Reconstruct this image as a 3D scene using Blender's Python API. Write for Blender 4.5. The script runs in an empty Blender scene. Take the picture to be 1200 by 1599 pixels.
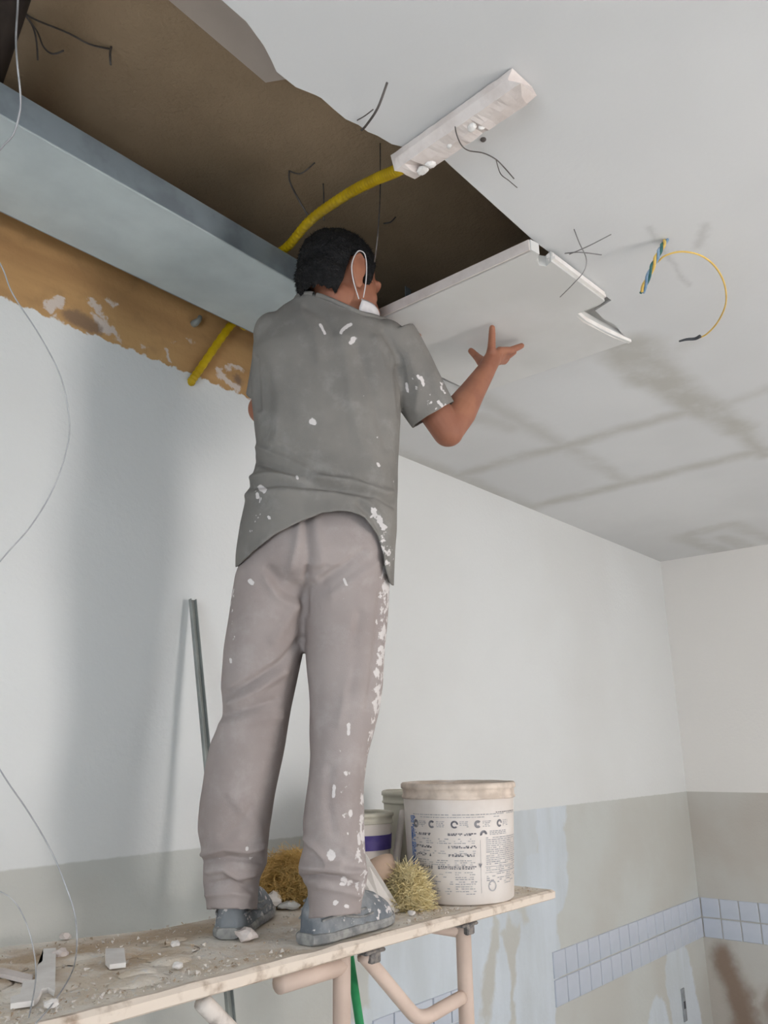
import bpy, bmesh, math, random
import numpy as np
from mathutils import Vector, Matrix, noise as mnoise
random.seed(7); rng = np.random.default_rng(7)
S = bpy.context.scene; COL = S.collection

# ------------------------------------------------------------------ camera
FPX = 1266.0
_a = np.array([1127., -361, 1266]); _a /= np.linalg.norm(_a)      # room x axis (right, up, forward of the lens)
_b = np.array([-1550., -400, 1266]); _b -= _a*(_a@_b); _b /= np.linalg.norm(_b)
RM = np.array([_a, _b, -np.cross(_a, _b)])
CAM = np.array([0, 0, 1.5])
cd = bpy.data.cameras.new('camera'); cam = bpy.data.objects.new('camera', cd); COL.objects.link(cam)
cd.sensor_fit = 'HORIZONTAL'; cd.sensor_width = 36; cd.lens = 36*FPX/1200; cd.shift_y = -0.5/1200; cd.clip_start = .02
_r, _u, _f = RM[:, 0], RM[:, 1], RM[:, 2]
cam.matrix_world = Matrix(((_r[0], _u[0], -_f[0], 0), (_r[1], _u[1], -_f[1], 0), (_r[2], _u[2], -_f[2], 1.5), (0, 0, 0, 1)))
S.camera = cam

# ------------------------------------------------------------------ view, world, daylight, added fill
S.view_settings.view_transform = 'Standard'; S.view_settings.look = 'None'
S.view_settings.exposure = 0.13; S.view_settings.gamma = 1; S.view_settings.use_curve_mapping = False
W = bpy.data.worlds.new('sky'); S.world = W; W.use_nodes = True
W.node_tree.nodes['Background'].inputs[0].default_value = (.62, .78, 1, 1)
W.node_tree.nodes['Background'].inputs[1].default_value = .8
def area(name, loc, rot, sx, sy, power, col):
    l = bpy.data.lights.new(name, 'AREA'); l.shape = 'RECTANGLE'; l.size = sx; l.size_y = sy; l.energy = power; l.color = col
    o = bpy.data.objects.new(name, l); COL.objects.link(o); o.location = loc; o.rotation_euler = rot; return o
area('daylight_window_main', (2.25, -2.66, 1.55), (math.radians(90), 0, 0), .85, 1.2, 61, (1, .94, .90))
area('added_fill_left', (-2.06, -.5, 1.45), (0, math.radians(-90), 0), 1.5, 1.6, 60, (.86, .94, 1))  # added cool fill to brighten the left of the wall and the duct
sl = bpy.data.lights.new('bounce_sun', 'SUN'); sl.energy = 42; sl.angle = .02; sl.color = (1, .98, .95)  # added so the floor bounces light up to the ceiling and slab
so = bpy.data.objects.new('bounce_sun', sl); COL.objects.link(so); so.rotation_euler = Vector((-.22, .62, -.74)).to_track_quat('-Z', 'Y').to_euler()
area('daylight_window_side', (5.0, -1.2, 1.55), (0, math.radians(90), 0), 1.3, 1.3, 8, (.80, .92, 1))

# ------------------------------------------------------------------ geometry helpers
YW, XW, ZC, ZS, ZP = 1.91, 4.94, 2.635, 3.06, 1.13               # wall, right wall, ceiling, slab, platform top
XL, YB = -2.0, -2.6
def ray(px, py): return RM @ np.array([px-600., 800-py, FPX])
def at(px, py, x=None, y=None, z=None):
    d = ray(px, py)
    s = x/d[0] if x is not None else y/d[1] if y is not None else (z-1.5)/d[2]
    return CAM + s*d
FH = RM[:, 2].copy(); FH[2] = 0; FH /= np.linalg.norm(FH)         # level direction from the camera towards the worker
RH = np.array([FH[1], -FH[0], 0]); UP = np.array([0, 0, 1.])
def M(px, py, D):
    d = ray(px, py); return CAM + d*D/(d@FH)
def proj(P):
    c = (np.asarray(P)-CAM) @ RM
    return np.stack([600+FPX*c[..., 0]/c[..., 2], 800-FPX*c[..., 1]/c[..., 2]], -1)

def link(name, me, mat=None, parent=None):
    o = bpy.data.objects.new(name, me); COL.objects.link(o)
    if mat is not None: me.materials.append(mat)
    if parent is not None: o.parent = parent; o.matrix_parent_inverse = parent.matrix_world.inverted()
    return o
def obj(name, bm, mat=None, parent=None, smooth=False, recalc=True):
    if recalc: bmesh.ops.recalc_face_normals(bm, faces=bm.faces)
    me = bpy.data.meshes.new(name); bm.to_mesh(me); bm.free()
    if smooth:
        for p in me.polygons: p.use_smooth = True
    return link(name, me, mat, parent)
def empty(name, loc):
    o = bpy.data.objects.new(name, None); COL.objects.link(o); o.location = Vector(loc); o.empty_display_size = .05
    o.matrix_world = Matrix.Translation(Vector(loc)); return o
def tag(o, label, cat, group=None, kind=None):
    if label: o['label'] = label
    if cat: o['category'] = cat
    if group: o['group'] = group
    if kind: o['kind'] = kind
    return o
def struct(o, label=None, cat=None):
    o['kind'] = 'structure'
    if label: o['label'] = label
    if cat: o['category'] = cat
    return o
def box(bm, lo, hi, mtx=None):
    r = bmesh.ops.create_cube(bm, size=1)
    for v in r['verts']:
        v.co = Vector([lo[i]+(v.co[i]+.5)*(hi[i]-lo[i]) for i in range(3)])
        if mtx: v.co = mtx @ v.co
    return r['verts']
def tube(bm, pts, rad, n=10, caps=True, sub=0):
    P = [Vector(p) for p in pts]
    R = list(rad) if hasattr(rad, '__len__') else [rad]*len(P)
    if sub:
        Q, q = [], []
        for i in range(len(P)-1):
            a, b, c, d = P[max(i-1, 0)], P[i], P[i+1], P[min(i+2, len(P)-1)]
            for k in range(sub):
                t = k/sub
                Q.append(.5*((2*b)+(c-a)*t+(2*a-5*b+4*c-d)*t*t+(3*b-a-3*c+d)*t**3)); q.append(R[i]+(R[i+1]-R[i])*t)
        Q.append(P[-1]); q.append(R[-1]); P, R = Q, q
    rings = []; u = None
    for i, p in enumerate(P):
        t = (P[min(i+1, len(P)-1)]-P[max(i-1, 0)]).normalized()
        if u is None: u = t.orthogonal().normalized()
        u = (u-t*u.dot(t)); u = u.normalized() if u.length > 1e-6 else t.orthogonal().normalized()
        w = t.cross(u)
        rings.append([bm.verts.new(p+R[i]*(math.cos(2*math.pi*k/n)*u+math.sin(2*math.pi*k/n)*w)) for k in range(n)])
    for a, b in zip(rings, rings[1:]):
        for k in range(n): bm.faces.new((a[k], a[(k+1) % n], b[(k+1) % n], b[k]))
    if caps: bm.faces.new(rings[0][::-1]); bm.faces.new(rings[-1])
    return rings
def ring_loft(bm, rings, closed_caps=True):
    vs = [[bm.verts.new(Vector(p)) for p in r] for r in rings]
    n = len(vs[0])
    for a, b in zip(vs, vs[1:]):
        for k in range(n): bm.faces.new((a[k], a[(k+1) % n], b[(k+1) % n], b[k]))
    if closed_caps: bm.faces.new(vs[0][::-1]); bm.faces.new(vs[-1])
def prism(bm, pts2, z0, z1, top_jit=0):
    a = [bm.verts.new((p[0], p[1], z0)) for p in pts2]; b = [bm.verts.new((p[0]+random.uniform(-top_jit, top_jit), p[1]+random.uniform(-top_jit, top_jit), z1)) for p in pts2]
    n = len(pts2); fs = [bm.faces.new(a[::-1]), bm.faces.new(b)]
    for i in range(n): bm.faces.new((a[i], a[(i+1) % n], b[(i+1) % n], b[i]))
    bmesh.ops.triangulate(bm, faces=[f for f in fs if len(f.verts) > 4])
def ellipsoid(bm, c, ax, seg=20):
    """ax: three vectors (half axes)"""
    r = bmesh.ops.create_uvsphere(bm, u_segments=seg, v_segments=seg//2+2, radius=1)
    m = [Vector(a) for a in ax]; c = Vector(c)
    for v in r['verts']: v.co = c+m[0]*v.co.x+m[1]*v.co.y+m[2]*v.co.z
def lathe(bm, prof, c, n=40, close_bottom=True, close_top=False):
    rings = [[bm.verts.new((c[0]+r*math.cos(2*math.pi*k/n), c[1]+r*math.sin(2*math.pi*k/n), c[2]+z)) for k in range(n)] for r, z in prof]
    for a, b in zip(rings, rings[1:]):
        for k in range(n): bm.faces.new((a[k], a[(k+1) % n], b[(k+1) % n], b[k]))
    if close_bottom: bm.faces.new(rings[0][::-1])
    if close_top: bm.faces.new(rings[-1])
def jitter(bm, amp, freq=20, seed=0):
    for v in bm.verts: v.co += amp*mnoise.noise_vector(v.co*freq+Vector((seed, seed*2, 0)))

# ------------------------------------------------------------------ materials
def lin(c):
    return tuple(((x/255)/12.92 if x/255 <= .04045 else ((x/255+.055)/1.055)**2.4) for x in c)+(1,)
class MT:
    """small node-graph helper"""
    def __init__(s, name, rough=.8, spec=.3, metal=0):
        s.m = bpy.data.materials.new(name); s.m.use_nodes = True; s.t = s.m.node_tree; s.N = s.t.nodes; s.L = s.t.links
        s.b = s.N['Principled BSDF']; s.b.inputs['Roughness'].default_value = rough
        s.b.inputs['Specular IOR Level'].default_value = spec; s.b.inputs['Metallic'].default_value = metal
        s.co = s.N.new('ShaderNodeTexCoord').outputs['Object']
    def put(s, inp, v):
        if hasattr(v, 'is_output'): s.L.new(v, inp)
        elif v is not None: inp.default_value = v
    def math(s, op, a, b=None, c=None, clamp=False):
        n = s.N.new('ShaderNodeMath'); n.operation = op; n.use_clamp = clamp
        for i, v in enumerate((a, b, c)):
            if v is not None: s.put(n.inputs[i], v)
        return n.outputs[0]
    def noise(s, scale, detail=3, rough=.55, co=None, out='Fac', stretch=None):
        n = s.N.new('ShaderNodeTexNoise'); n.inputs['Scale'].default_value = scale; n.inputs['Detail'].default_value = detail; n.inputs['Roughness'].default_value = rough
        co = co or s.co
        if stretch:
            mp = s.N.new('ShaderNodeMapping'); mp.inputs['Scale'].default_value = stretch; s.L.new(co, mp.inputs[0]); co = mp.outputs[0]
        s.L.new(co, n.inputs['Vector']); return n.outputs[out]
    def ramp(s, v, a, b):                       # smooth 0..1 between a and b
        n = s.N.new('ShaderNodeMapRange'); n.interpolation_type = 'SMOOTHSTEP'; n.clamp = True
        s.put(n.inputs[0], v); s.put(n.inputs[1], a); s.put(n.inputs[2], b); return n.outputs[0]
    def mix(s, f, a, b):
        n = s.N.new('ShaderNodeMix'); n.data_type = 'RGBA'
        s.put(n.inputs[0], f); s.put(n.inputs[6], a); s.put(n.inputs[7], b); return n.outputs[2]
    def attr(s, name):
        n = s.N.new('ShaderNodeAttribute'); n.attribute_name = name; return n.outputs['Fac']
    def xyz(s):
        n = s.N.new('ShaderNodeSeparateXYZ'); s.L.new(s.co, n.inputs[0]); return n.outputs
    def warp(s, amp, scale, detail=4):
        n = s.noise(scale, detail, .6, out='Color')
        a = s.N.new('ShaderNodeVectorMath'); a.operation = 'SUBTRACT'; s.L.new(n, a.inputs[0]); a.inputs[1].default_value = (.5, .5, .5)
        b = s.N.new('ShaderNodeVectorMath'); b.operation = 'SCALE'; s.L.new(a.outputs[0], b.inputs[0]); b.inputs['Scale'].default_value = amp
        c = s.N.new('ShaderNodeVectorMath'); c.operation = 'ADD'; s.L.new(b.outputs[0], c.inputs[0]); s.L.new(s.co, c.inputs[1]); return c.outputs[0]
    def seg(s, co, a, b):
        n = s.N.new('ShaderNodeGroup'); n.node_tree = SEG; s.L.new(co, n.inputs[0]); n.inputs[1].default_value = a; n.inputs[2].default_value = b; return n.outputs[0]
    def segs(s, co, lst, soft):                 # lst of (a, b, radius, strength) -> max mask
        out = None
        for a, b, r, k in lst:
            v = s.math('MULTIPLY', s.ramp(s.seg(co, a, b), r+soft, r-soft), k)
            out = v if out is None else s.math('MAXIMUM', out, v)
        return out
    def color(s, c): s.put(s.b.inputs['Base Color'], c); return s
    def bump(s, h, dist, strength=1.0):
        n = s.N.new('ShaderNodeBump'); n.inputs['Distance'].default_value = dist; n.inputs['Strength'].default_value = strength
        s.L.new(h, n.inputs['Height']); s.L.new(n.outputs[0], s.b.inputs['Normal']); return s
def _segnode():
    g = bpy.data.node_groups.new('segment_distance', 'ShaderNodeTree')
    for n in ('P', 'A', 'B'): g.interface.new_socket(n, in_out='INPUT', socket_type='NodeSocketVector')
    g.interface.new_socket('D', in_out='OUTPUT', socket_type='NodeSocketFloat')
    i = g.nodes.new('NodeGroupInput'); o = g.nodes.new('NodeGroupOutput'); L = g.links
    def vm(op, a, b=None, sc=None):
        n = g.nodes.new('ShaderNodeVectorMath'); n.operation = op; L.new(a, n.inputs[0])
        if b is not None: L.new(b, n.inputs[1])
        if sc is not None: L.new(sc, n.inputs['Scale'])
        return n
    pa = vm('SUBTRACT', i.outputs[0], i.outputs[1]).outputs[0]; ba = vm('SUBTRACT', i.outputs[2], i.outputs[1]).outputs[0]
    d1 = vm('DOT_PRODUCT', pa, ba).outputs['Value']; d2 = vm('DOT_PRODUCT', ba, ba).outputs['Value']
    q = g.nodes.new('ShaderNodeMath'); q.operation = 'DIVIDE'; q.use_clamp = True; L.new(d1, q.inputs[0]); L.new(d2, q.inputs[1])
    L.new(vm('LENGTH', vm('SUBTRACT', pa, vm('SCALE', ba, sc=q.outputs[0]).outputs[0]).outputs[0]).outputs['Value'], o.inputs[0])
    return g
SEG = _segnode()
def plain(name, c, c2=None, scale=8, rough=.8, spec=.3, metal=0, bump=None, detail=4, lo=.35, hi=.65):
    m = MT(name, rough, spec, metal)
    if c2: m.color(m.mix(m.ramp(m.noise(scale, detail), lo, hi), lin(c), lin(c2)))
    else: m.color(lin(c))
    if bump: m.bump(m.noise(bump[0], 4), bump[1])
    return m.m

# wall behind the worker: white paint, grey-green dado with scraped white filler, bare brown mortar above the ceiling line
def wall_mat():
    m = MT('painted_wall', .75, .25); x, y, z = m.xyz()
    white = m.mix(m.ramp(m.noise(.9, 3), .35, .65), lin((221, 222, 221)), lin((215, 215, 213)))
    green = m.mix(m.ramp(m.noise(1.7, 4), .35, .65), lin((196, 198, 194)), lin((190, 189, 183)))
    filler = m.mix(m.ramp(m.noise(7, 4, stretch=(1, 1, .3)), .3, .7), lin((208, 215, 222)), lin((196, 202, 206)))
    wp = m.warp(.17, 5); wf = m.warp(.06, 22)
    f = m.segs(wp, [((3.36, YW, 1.30), (3.32, YW, .95), .13, 1), ((3.16, YW, 1.30), (3.05, YW, .95), .10, .8), ((3.22, YW, .95), (3.1, YW, .3), .16, 1),
                    ((2.85, YW, .95), (2.25, YW, .80), .13, 1), ((2.75, YW, .66), (2.2, YW, .55), .22, 1),
                    ((2.2, YW, 1.0), (2.5, YW, .9), .1, .9)], .012)
    f = m.math('MAXIMUM', f, m.segs(wf, [((4.55, YW, .38), (4.62, YW, .1), .17, 1), ((4.25, YW, .22), (4.3, YW, .0), .12, 1), ((3.9, YW, .2), (3.95, YW, .0), .09, 1), ((3.6, YW, .14), (3.6, YW, -.1), .08, 1)], .012))
    hole = m.segs(wp, [((2.86, YW, .86), (2.78, YW, .58), .035, 1), ((3.07, YW, .95), (3.08, YW, .86), .03, 1)], .015)
    f = m.math('MULTIPLY', f, m.math('SUBTRACT', 1, hole))
    low = m.mix(f, green, filler)
    edge = m.math('ADD', 1.263, m.math('MULTIPLY', m.math('SUBTRACT', m.noise(30, 2), .5), .006))
    c = m.mix(m.ramp(m.math('SUBTRACT', z, edge), -.003, .003), low, white)
    brown = m.mix(m.ramp(m.noise(3, 4, stretch=(.4, 1, 2)), .3, .7), lin((196, 156, 106)), lin((160, 122, 82)))
    brown = m.mix(m.math('MULTIPLY', m.ramp(m.noise(12, 5), .5, .8), .4), brown, lin((118, 92, 66)))
    P = lambda a, b: tuple(at(a, b, y=YW))
    wq = m.warp(.075, 26, 6)
    blot = m.segs(wq, [(P(78, 483), P(95, 470), .016, 1), (P(90, 500), P(102, 512), .008, 1), (P(140, 465), P(165, 500), .010, 1), (P(150, 500), P(180, 525), .016, 1), (P(170, 470), P(176, 478), .008, 1),
                       (P(110, 518), P(150, 532), .006, 1), (P(225, 540), P(230, 541), .009, 1), (P(258, 550), P(262, 562), .008, 1), (P(270, 535), P(272, 536), .004, 1),
                       (P(345, 585), P(372, 610), .016, 1), (P(355, 575), P(378, 578), .010, 1), (P(300, 532), P(305, 534), .006, .7)], .005)
    dark = m.segs(m.warp(.06, 18, 6), [(P(112, 492), P(142, 512), .024, .8), (P(369, 592), P(372, 594), .017, .9)], .010)
    brown = m.mix(blot, brown, lin((205, 192, 182)))
    brown = m.mix(dark, brown, lin((122, 100, 84)))
    e2 = m.math('ADD', m.math('ADD', ZC-.012, m.math('MULTIPLY', m.math('SUBTRACT', m.noise(24, 4), .5), .05)), m.ramp(x, 1.66, 1.72))
    c = m.mix(m.ramp(m.math('SUBTRACT', z, e2), -.003, .003), c, brown)
    m.color(c).bump(m.noise(60, 3), .0012); return m.m
def wall_right_mat():
    m = MT('painted_side_wall', .75, .25); x, y, z = m.xyz()
    low = m.mix(m.ramp(m.noise(1.7, 4), .35, .65), lin((192, 190, 184)), lin((184, 178, 170)))
    st = m.segs(m.warp(.15, 5), [((XW, 1.80, .42), (XW, 1.7, .0), .07, 1), ((XW, 1.55, .2), (XW, 1.4, .0), .1, .7)], .05)
    low = m.mix(st, low, lin((140, 122, 108)))
    st2 = m.segs(m.warp(.08, 12), [((XW, 1.62, .3), (XW, 1.66, .2), .012, 1), ((XW, 1.5, .06), (XW, 1.3, .06), .05, 1)], .02)
    low = m.mix(st2, low, lin((190, 186, 180)))
    m.color(m.mix(m.ramp(z, 1.26, 1.266), low, lin((224, 221, 217)))); m.bump(m.noise(60, 3), .0012); return m.m
def ceiling_mat():
    m = MT('plaster_ceiling', .8, .2)
    base = m.mix(m.ramp(m.noise(1.2, 3), .35, .65), lin((214, 214, 214)), lin((206, 206, 206)))
    z = ZC; w = m.warp(.07, 7)
    sm = m.segs(w, [((2.13, .84, z), (2.35, .86, z), .085, .95), ((2.35, .86, z), (2.75, .83, z), .065, 1), ((2.75, .83, z), (3.0, .80, z), .05, 1), ((3.0, .80, z), (3.36, .82, z), .035, .9),
                    ((2.70, .80, z), (2.71, 1.90, z), .035, .8), ((2.02, 1.36, z), (3.3, 1.38, z), .035, .55), ((3.29, .80, z), (3.33, 1.9, z), .045, .75),
                    ((2.1, 1.9, z), (3.35, 1.9, z), .05, .55), ((2.25, 1.46, z), (2.4, 1.42, z), .05, .45), ((2.2, .70, z), (2.26, .84, z), .02, .4),
                    ((2.7, .62, z), (2.73, .80, z), .02, .6), ((4.40, 1.56, z), (4.33, 1.28, z), .06, .5), ((4.33, 1.28, z), (4.85, 1.22, z), .05, .4), ((4.45, 1.58, z), (4.93, 1.52, z), .06, .5), ((4.6, 1.4, z), (4.9, 1.38, z), .05, .5)], .045)
    sm = m.math('MULTIPLY', sm, m.ramp(m.noise(9, 5), .05, .6))
    c = m.mix(sm, base, lin((182, 180, 174)))
    # thin pencil-like cracks and joints
    cr = m.segs(m.warp(.012, 20), [((2.072, 1.33, z), (2.077, 1.06, z), .004, .7), ((2.72, .62, z), (2.78, .42, z), .004, .35)], .004)
    c = m.mix(cr, c, lin((120, 118, 114)))
    dk = m.segs(m.warp(.03, 30), [((1.60, .56, z), (1.9, .58, z), .004, .35), ((1.75, .5, z), (1.68, .46, z), .01, .3)], .012)
    c = m.mix(dk, c, lin((150, 148, 145)))
    m.color(c).bump(m.noise(25, 3), .001); return m.m
MAT = {}
MAT['wall'] = wall_mat(); MAT['wall_r'] = wall_right_mat(); MAT['ceil'] = ceiling_mat()
MAT['room'] = plain('room_paint', (220, 220, 220), (212, 212, 211), 1.5)
MAT['floor'] = plain('dusty_concrete', (206, 203, 199), (190, 187, 183), 3)
MAT['slab'] = plain('bare_slab', (172, 150, 124), (150, 130, 106), 2.2, .95, .1, bump=(90, .003), lo=.25, hi=.75)
MAT['skim'] = plain('slab_skim_coat', (196, 184, 174), (184, 172, 162), 4)
MAT['plaster'] = plain('white_plaster', (236, 232, 228), (224, 218, 213), 14, .85, .2, bump=(60, .001))
MAT['plaster_raw'] = plain('raw_gypsum_board', (222, 212, 207), (210, 198, 192), 18, .9, .2, bump=(50, .002))
MAT['panel'] = plain('gypsum_panel', (214, 213, 211), (205, 204, 201), 3, .85, .2)
MAT['tile'] = plain('glazed_tile', (196, 201, 212), (188, 195, 206), 5, .35, .4)
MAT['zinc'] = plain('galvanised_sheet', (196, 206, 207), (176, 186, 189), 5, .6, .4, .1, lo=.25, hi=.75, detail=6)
MAT['zincshade'] = plain('galvanised_shaded', (158, 170, 178), (138, 148, 156), 9, .55, .4, .3)  # darker copy of the sheet, shade of the duct side put into the colour
MAT['steel'] = plain('galvanised_profile', (160, 164, 160), (140, 144, 141), 10, .5, .4, .3)
MAT['yellow'] = plain('yellow_conduit', (204, 172, 16), (180, 148, 12), 14, .5, .4)
MAT['wire'] = plain('dark_tie_wire', (82, 76, 73), (106, 100, 97), 30, .6, .3)
MAT['wirefine'] = plain('fine_grey_wire', (120, 117, 116), (142, 139, 138), 30, .6, .3)
MAT['wirebright'] = plain('bright_tie_wire', (176, 176, 178), (150, 150, 152), 30, .45, .5, .3)
MAT['wgreen'] = plain('green_insulation', (72, 120, 112), (52, 96, 98), 60, .5)
MAT['wyel'] = plain('yellow_insulation', (226, 190, 104), (214, 176, 92), 30, .5)
MAT['wblue'] = plain('blue_insulation', (112, 142, 170), (150, 170, 190), 40, .5)
MAT['tape'] = plain('black_tape', (70, 72, 76), rough=.6)
MAT['dark'] = plain('dark_pipe_paint', (60, 50, 44), (48, 40, 36), 9, .8)
MAT['tubep'] = plain('dusty_scaffold_paint', (214, 192, 178), (200, 178, 164), 9, .6, .3, lo=.3, hi=.7)
MAT['tubew'] = plain('plaster_caked_paint', (218, 208, 200), (150, 140, 132), 26, .7, .2, lo=.45, hi=.75)
MAT['bracket'] = plain('dirty_steel_bracket', (84, 82, 82), (140, 132, 126), 60, .7)
MAT['green'] = plain('green_plastic', (42, 150, 92), (60, 170, 112), 10, .35, .5)
MAT['sisal'] = plain('sisal', (226, 192, 128), (208, 172, 104), 30, .8)
MAT['sisal2'] = plain('sisal_pale', (240, 226, 182), (230, 212, 160), 30, .8)
MAT['skin'] = plain('skin', (160, 108, 84), (146, 96, 76), 12, .55, .3)
MAT['hair'] = plain('black_hair', (22, 22, 24), (34, 33, 34), 90, .6, .25, bump=(240, .006))
MAT['mask'] = plain('white_mask_fabric', (214, 210, 210), (204, 199, 200), 40, .9, .1)
MAT['eye'] = plain('eye_white', (220, 216, 210), rough=.3)
MAT['pvc'] = plain('white_pail', (226, 218, 212), (214, 204, 196), 7, .5, .4)
MAT['pailrim'] = plain('plaster_smeared_rim', (222, 206, 192), (196, 180, 166), 22, .7, .2)
MAT['cream'] = plain('cream_pail', (204, 200, 184), (194, 188, 172), 9, .5, .4)
MAT['purple'] = plain('purple_print', (76, 64, 132), (92, 80, 142), 30, .5)
MAT['ink'] = plain('grey_print', (150, 149, 153), (180, 177, 177), 60, .6)
MAT['inkd'] = plain('dark_print', (92, 91, 97), (140, 137, 140), 60, .6)
MAT['inkb'] = plain('blue_print', (66, 104, 172), (130, 160, 204), 70, .6, lo=.4, hi=.6)
MAT['bowl'] = plain('tan_rubber_bowl', (206, 180, 160), (192, 166, 146), 12, .7)
MAT['boxgrey'] = plain('grey_outlet_box', (150, 155, 160), (130, 134, 138), 30, .6)
MAT['winframe'] = plain('window_frame_paint', (220, 220, 218), rough=.5)
def debris_mat():
    m = MT('dusty_plank', .95, .1)
    c = m.mix(m.ramp(m.noise(9, 5), .4, .62), lin((236, 228, 217)), lin((219, 205, 187)))
    c = m.mix(m.ramp(m.noise(60, 4), .55, .68), c, lin((224, 219, 212)))
    st = m.segs(m.warp(.22, 9, 5), [((.9, 1.66, ZP), (1.35, 1.60, ZP), .07, .7), ((1.05, 1.48, ZP), (.95, 1.46, ZP), .03, .8), ((.8, 1.52, ZP), (.7, 1.6, ZP), .05, .8), ((1.5, 1.5, ZP), (1.7, 1.42, ZP), .05, .6)], .05)
    c = m.mix(st, c, lin((178, 150, 118)))
    m.color(c).bump(m.noise(70, 5), .004); return m.m
MAT['plank'] = debris_mat()
MAT['plankedge'] = plain('plank_edge', (222, 208, 194), (170, 150, 132), 24, .9, .1, lo=.5, hi=.72)
def cloth(name, c1, c2, dust, scale):
    m = MT(name, .95, .08)
    base = m.mix(m.ramp(m.noise(6, 4), .3, .7), lin(c1), lin(c2))
    base = m.mix(m.math('MULTIPLY', m.ramp(m.noise(16, 5, .65), .48, .75), .35), base, lin(dust))
    w = m.attr('dust')
    n = m.noise(scale, 3, .6); thr = m.math('SUBTRACT', 1.03, m.math('MULTIPLY', w, .62))
    sp = m.ramp(m.math('SUBTRACT', n, thr), -.02, .05)
    hard = m.ramp(m.math('ADD', m.attr('splat'), m.math('MULTIPLY', m.math('SUBTRACT', m.noise(90, 4), .5), 1.1)), .42, .62)
    c = m.mix(m.math('MAXIMUM', sp, hard), base, lin((214, 208, 206)))
    m.color(c).bump(m.noise(500, 2), .0006); return m.m
MAT['shirt'] = cloth('grey_cotton', (136, 132, 127), (121, 118, 114), (160, 158, 155), 55)
MAT['pants'] = cloth('taupe_workwear', (164, 154, 151), (151, 140, 137), (184, 177, 175), 48)
MAT['shoe'] = cloth('dusty_shoe_fabric', (146, 149, 152), (106, 111, 117), (190, 189, 187), 60)
MAT['sole'] = plain('dusty_sole', (164, 162, 158), (124, 124, 124), 40, .85)

# ------------------------------------------------------------------ room shell
def slab_box(name, lo, hi, mat):
    bm = bmesh.new(); box(bm, lo, hi); return struct(obj(name, bm, mat))
floor = slab_box('floor', (XL-.1, YB-.1, -.12), (XW+.1, YW+.1, 0), MAT['floor'])
wall_back = slab_box('wall_back', (XL-.1, YW, 0), (XW+.12, YW+.12, ZS), MAT['wall'])
wall_back['label'] = 'white wall with grey-green dado and bare brown mortar above the ceiling'
def wall_with_hole(name, axis, pos, th, a0, a1, h0, h1, b0, b1, mat):
    bm = bmesh.new()
    for (u0, u1, z0, z1) in ((a0, h0, 0, ZS), (h1, a1, 0, ZS), (h0, h1, 0, b0), (h0, h1, b1, ZS)):
        if axis == 'y': box(bm, (u0, pos, z0), (u1, pos+th, z1))
        else: box(bm, (pos, u0, z0), (pos+th, u1, z1))
    return struct(obj(name, bm, mat))
wall_right = wall_with_hole('wall_right', 'x', XW, .12, YB-.1, YW, -1.9, -.5, .85, 2.25, MAT['wall_r'])
wall_left = wall_with_hole('wall_left', 'x', XL-.12, .12, YB-.1, YW, -1.3, .3, .7, 2.2, MAT['room'])
wall_front = wall_with_hole('wall_front', 'y', YB-.12, .12, XL, XW, 1.8, 2.7, .9, 2.2, MAT['room'])
def window(name, axis, pos, h0, h1, b0, b1):
    bm = bmesh.new(); t = .04
    mid = (h0+h1)/2
    for (u0, u1, z0, z1) in ((h0, h1, b0, b0+t), (h0, h1, b1-t, b1), (h0, h0+t, b0, b1), (h1-t, h1, b0, b1), (mid-t/2, mid+t/2, b0, b1)):
        if axis == 'y': box(bm, (u0, pos, z0), (u1, pos+.05, z1))
        else: box(bm, (pos, u0, z0), (pos+.05, u1, z1))
    return struct(obj(name, bm, MAT['winframe']))
window('window_1', 'y', YB-.08, 1.8, 2.7, .9, 2.2)
window('fill_window', 'x', XL-.08, -1.3, .3, .7, 2.2)  # unseen frame, added to go with the left fill lamp
window('window_2', 'x', XW+.03, -1.9, -.5, .85, 2.25)
slab = slab_box('ceiling_slab', (XL-.1, YB-.1, ZS), (XW+.1, YW+.1, ZS+.15), MAT['slab']); slab['label'] = 'bare brown concrete slab above the broken ceiling'
bm = bmesh.new()
e = at(262, 0, z=ZS-.02); e2 = at(415, 130, z=ZS-.02); e3 = at(447, 120, z=ZS-.02)
prism(bm, [(-1.9, .3), (e3[0]+.06, .3), (e3[0]+.01, e3[1]), (e2[0], e2[1]), (e[0], e[1]), (-1.9, e[1]-.02)], ZS-.02, ZS)
struct(obj('trim_1', bm, MAT['skim']))

# the false ceiling, with the opening the worker is closing
CT = .026
def zc(px, py): p = at(px, py, z=ZC); return (p[0], p[1])
hole = [(1.74, YW), (1.745, 1.60), (1.74, 1.396), (2.068, 1.354), (2.072, .86)]
hole += [zc(985, 535), zc(972, 522), zc(960, 508), zc(944, 500), zc(930, 486), zc(955, 470), zc(905, 428), zc(868, 402)]
hole += [zc(835, 378), zc(703, 259), zc(690, 246), zc(664, 223), zc(640, 233), zc(612, 226), zc(590, 213), zc(575, 207), zc(560, 196), zc(540, 187), zc(522, 172), zc(502, 154), zc(492, 149), zc(462, 137), zc(432, 113), zc(424, 95), zc(412, 72), zc(385, 35), zc(345, 0), zc(300, -45)]
hole += [(.45, .83), (.2, .86), (-.35, .84), (-.4, YW)]
bm = bmesh.new()
prism(bm, [(XL, YW), (XL, YB), (XW, YB), (XW, YW)]+hole, ZC, ZC+CT)
ceiling = struct(obj('ceiling', bm, MAT['ceil'])); ceiling['label'] = 'white plaster tile ceiling with filler-smeared joints and a ragged opening'

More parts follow.
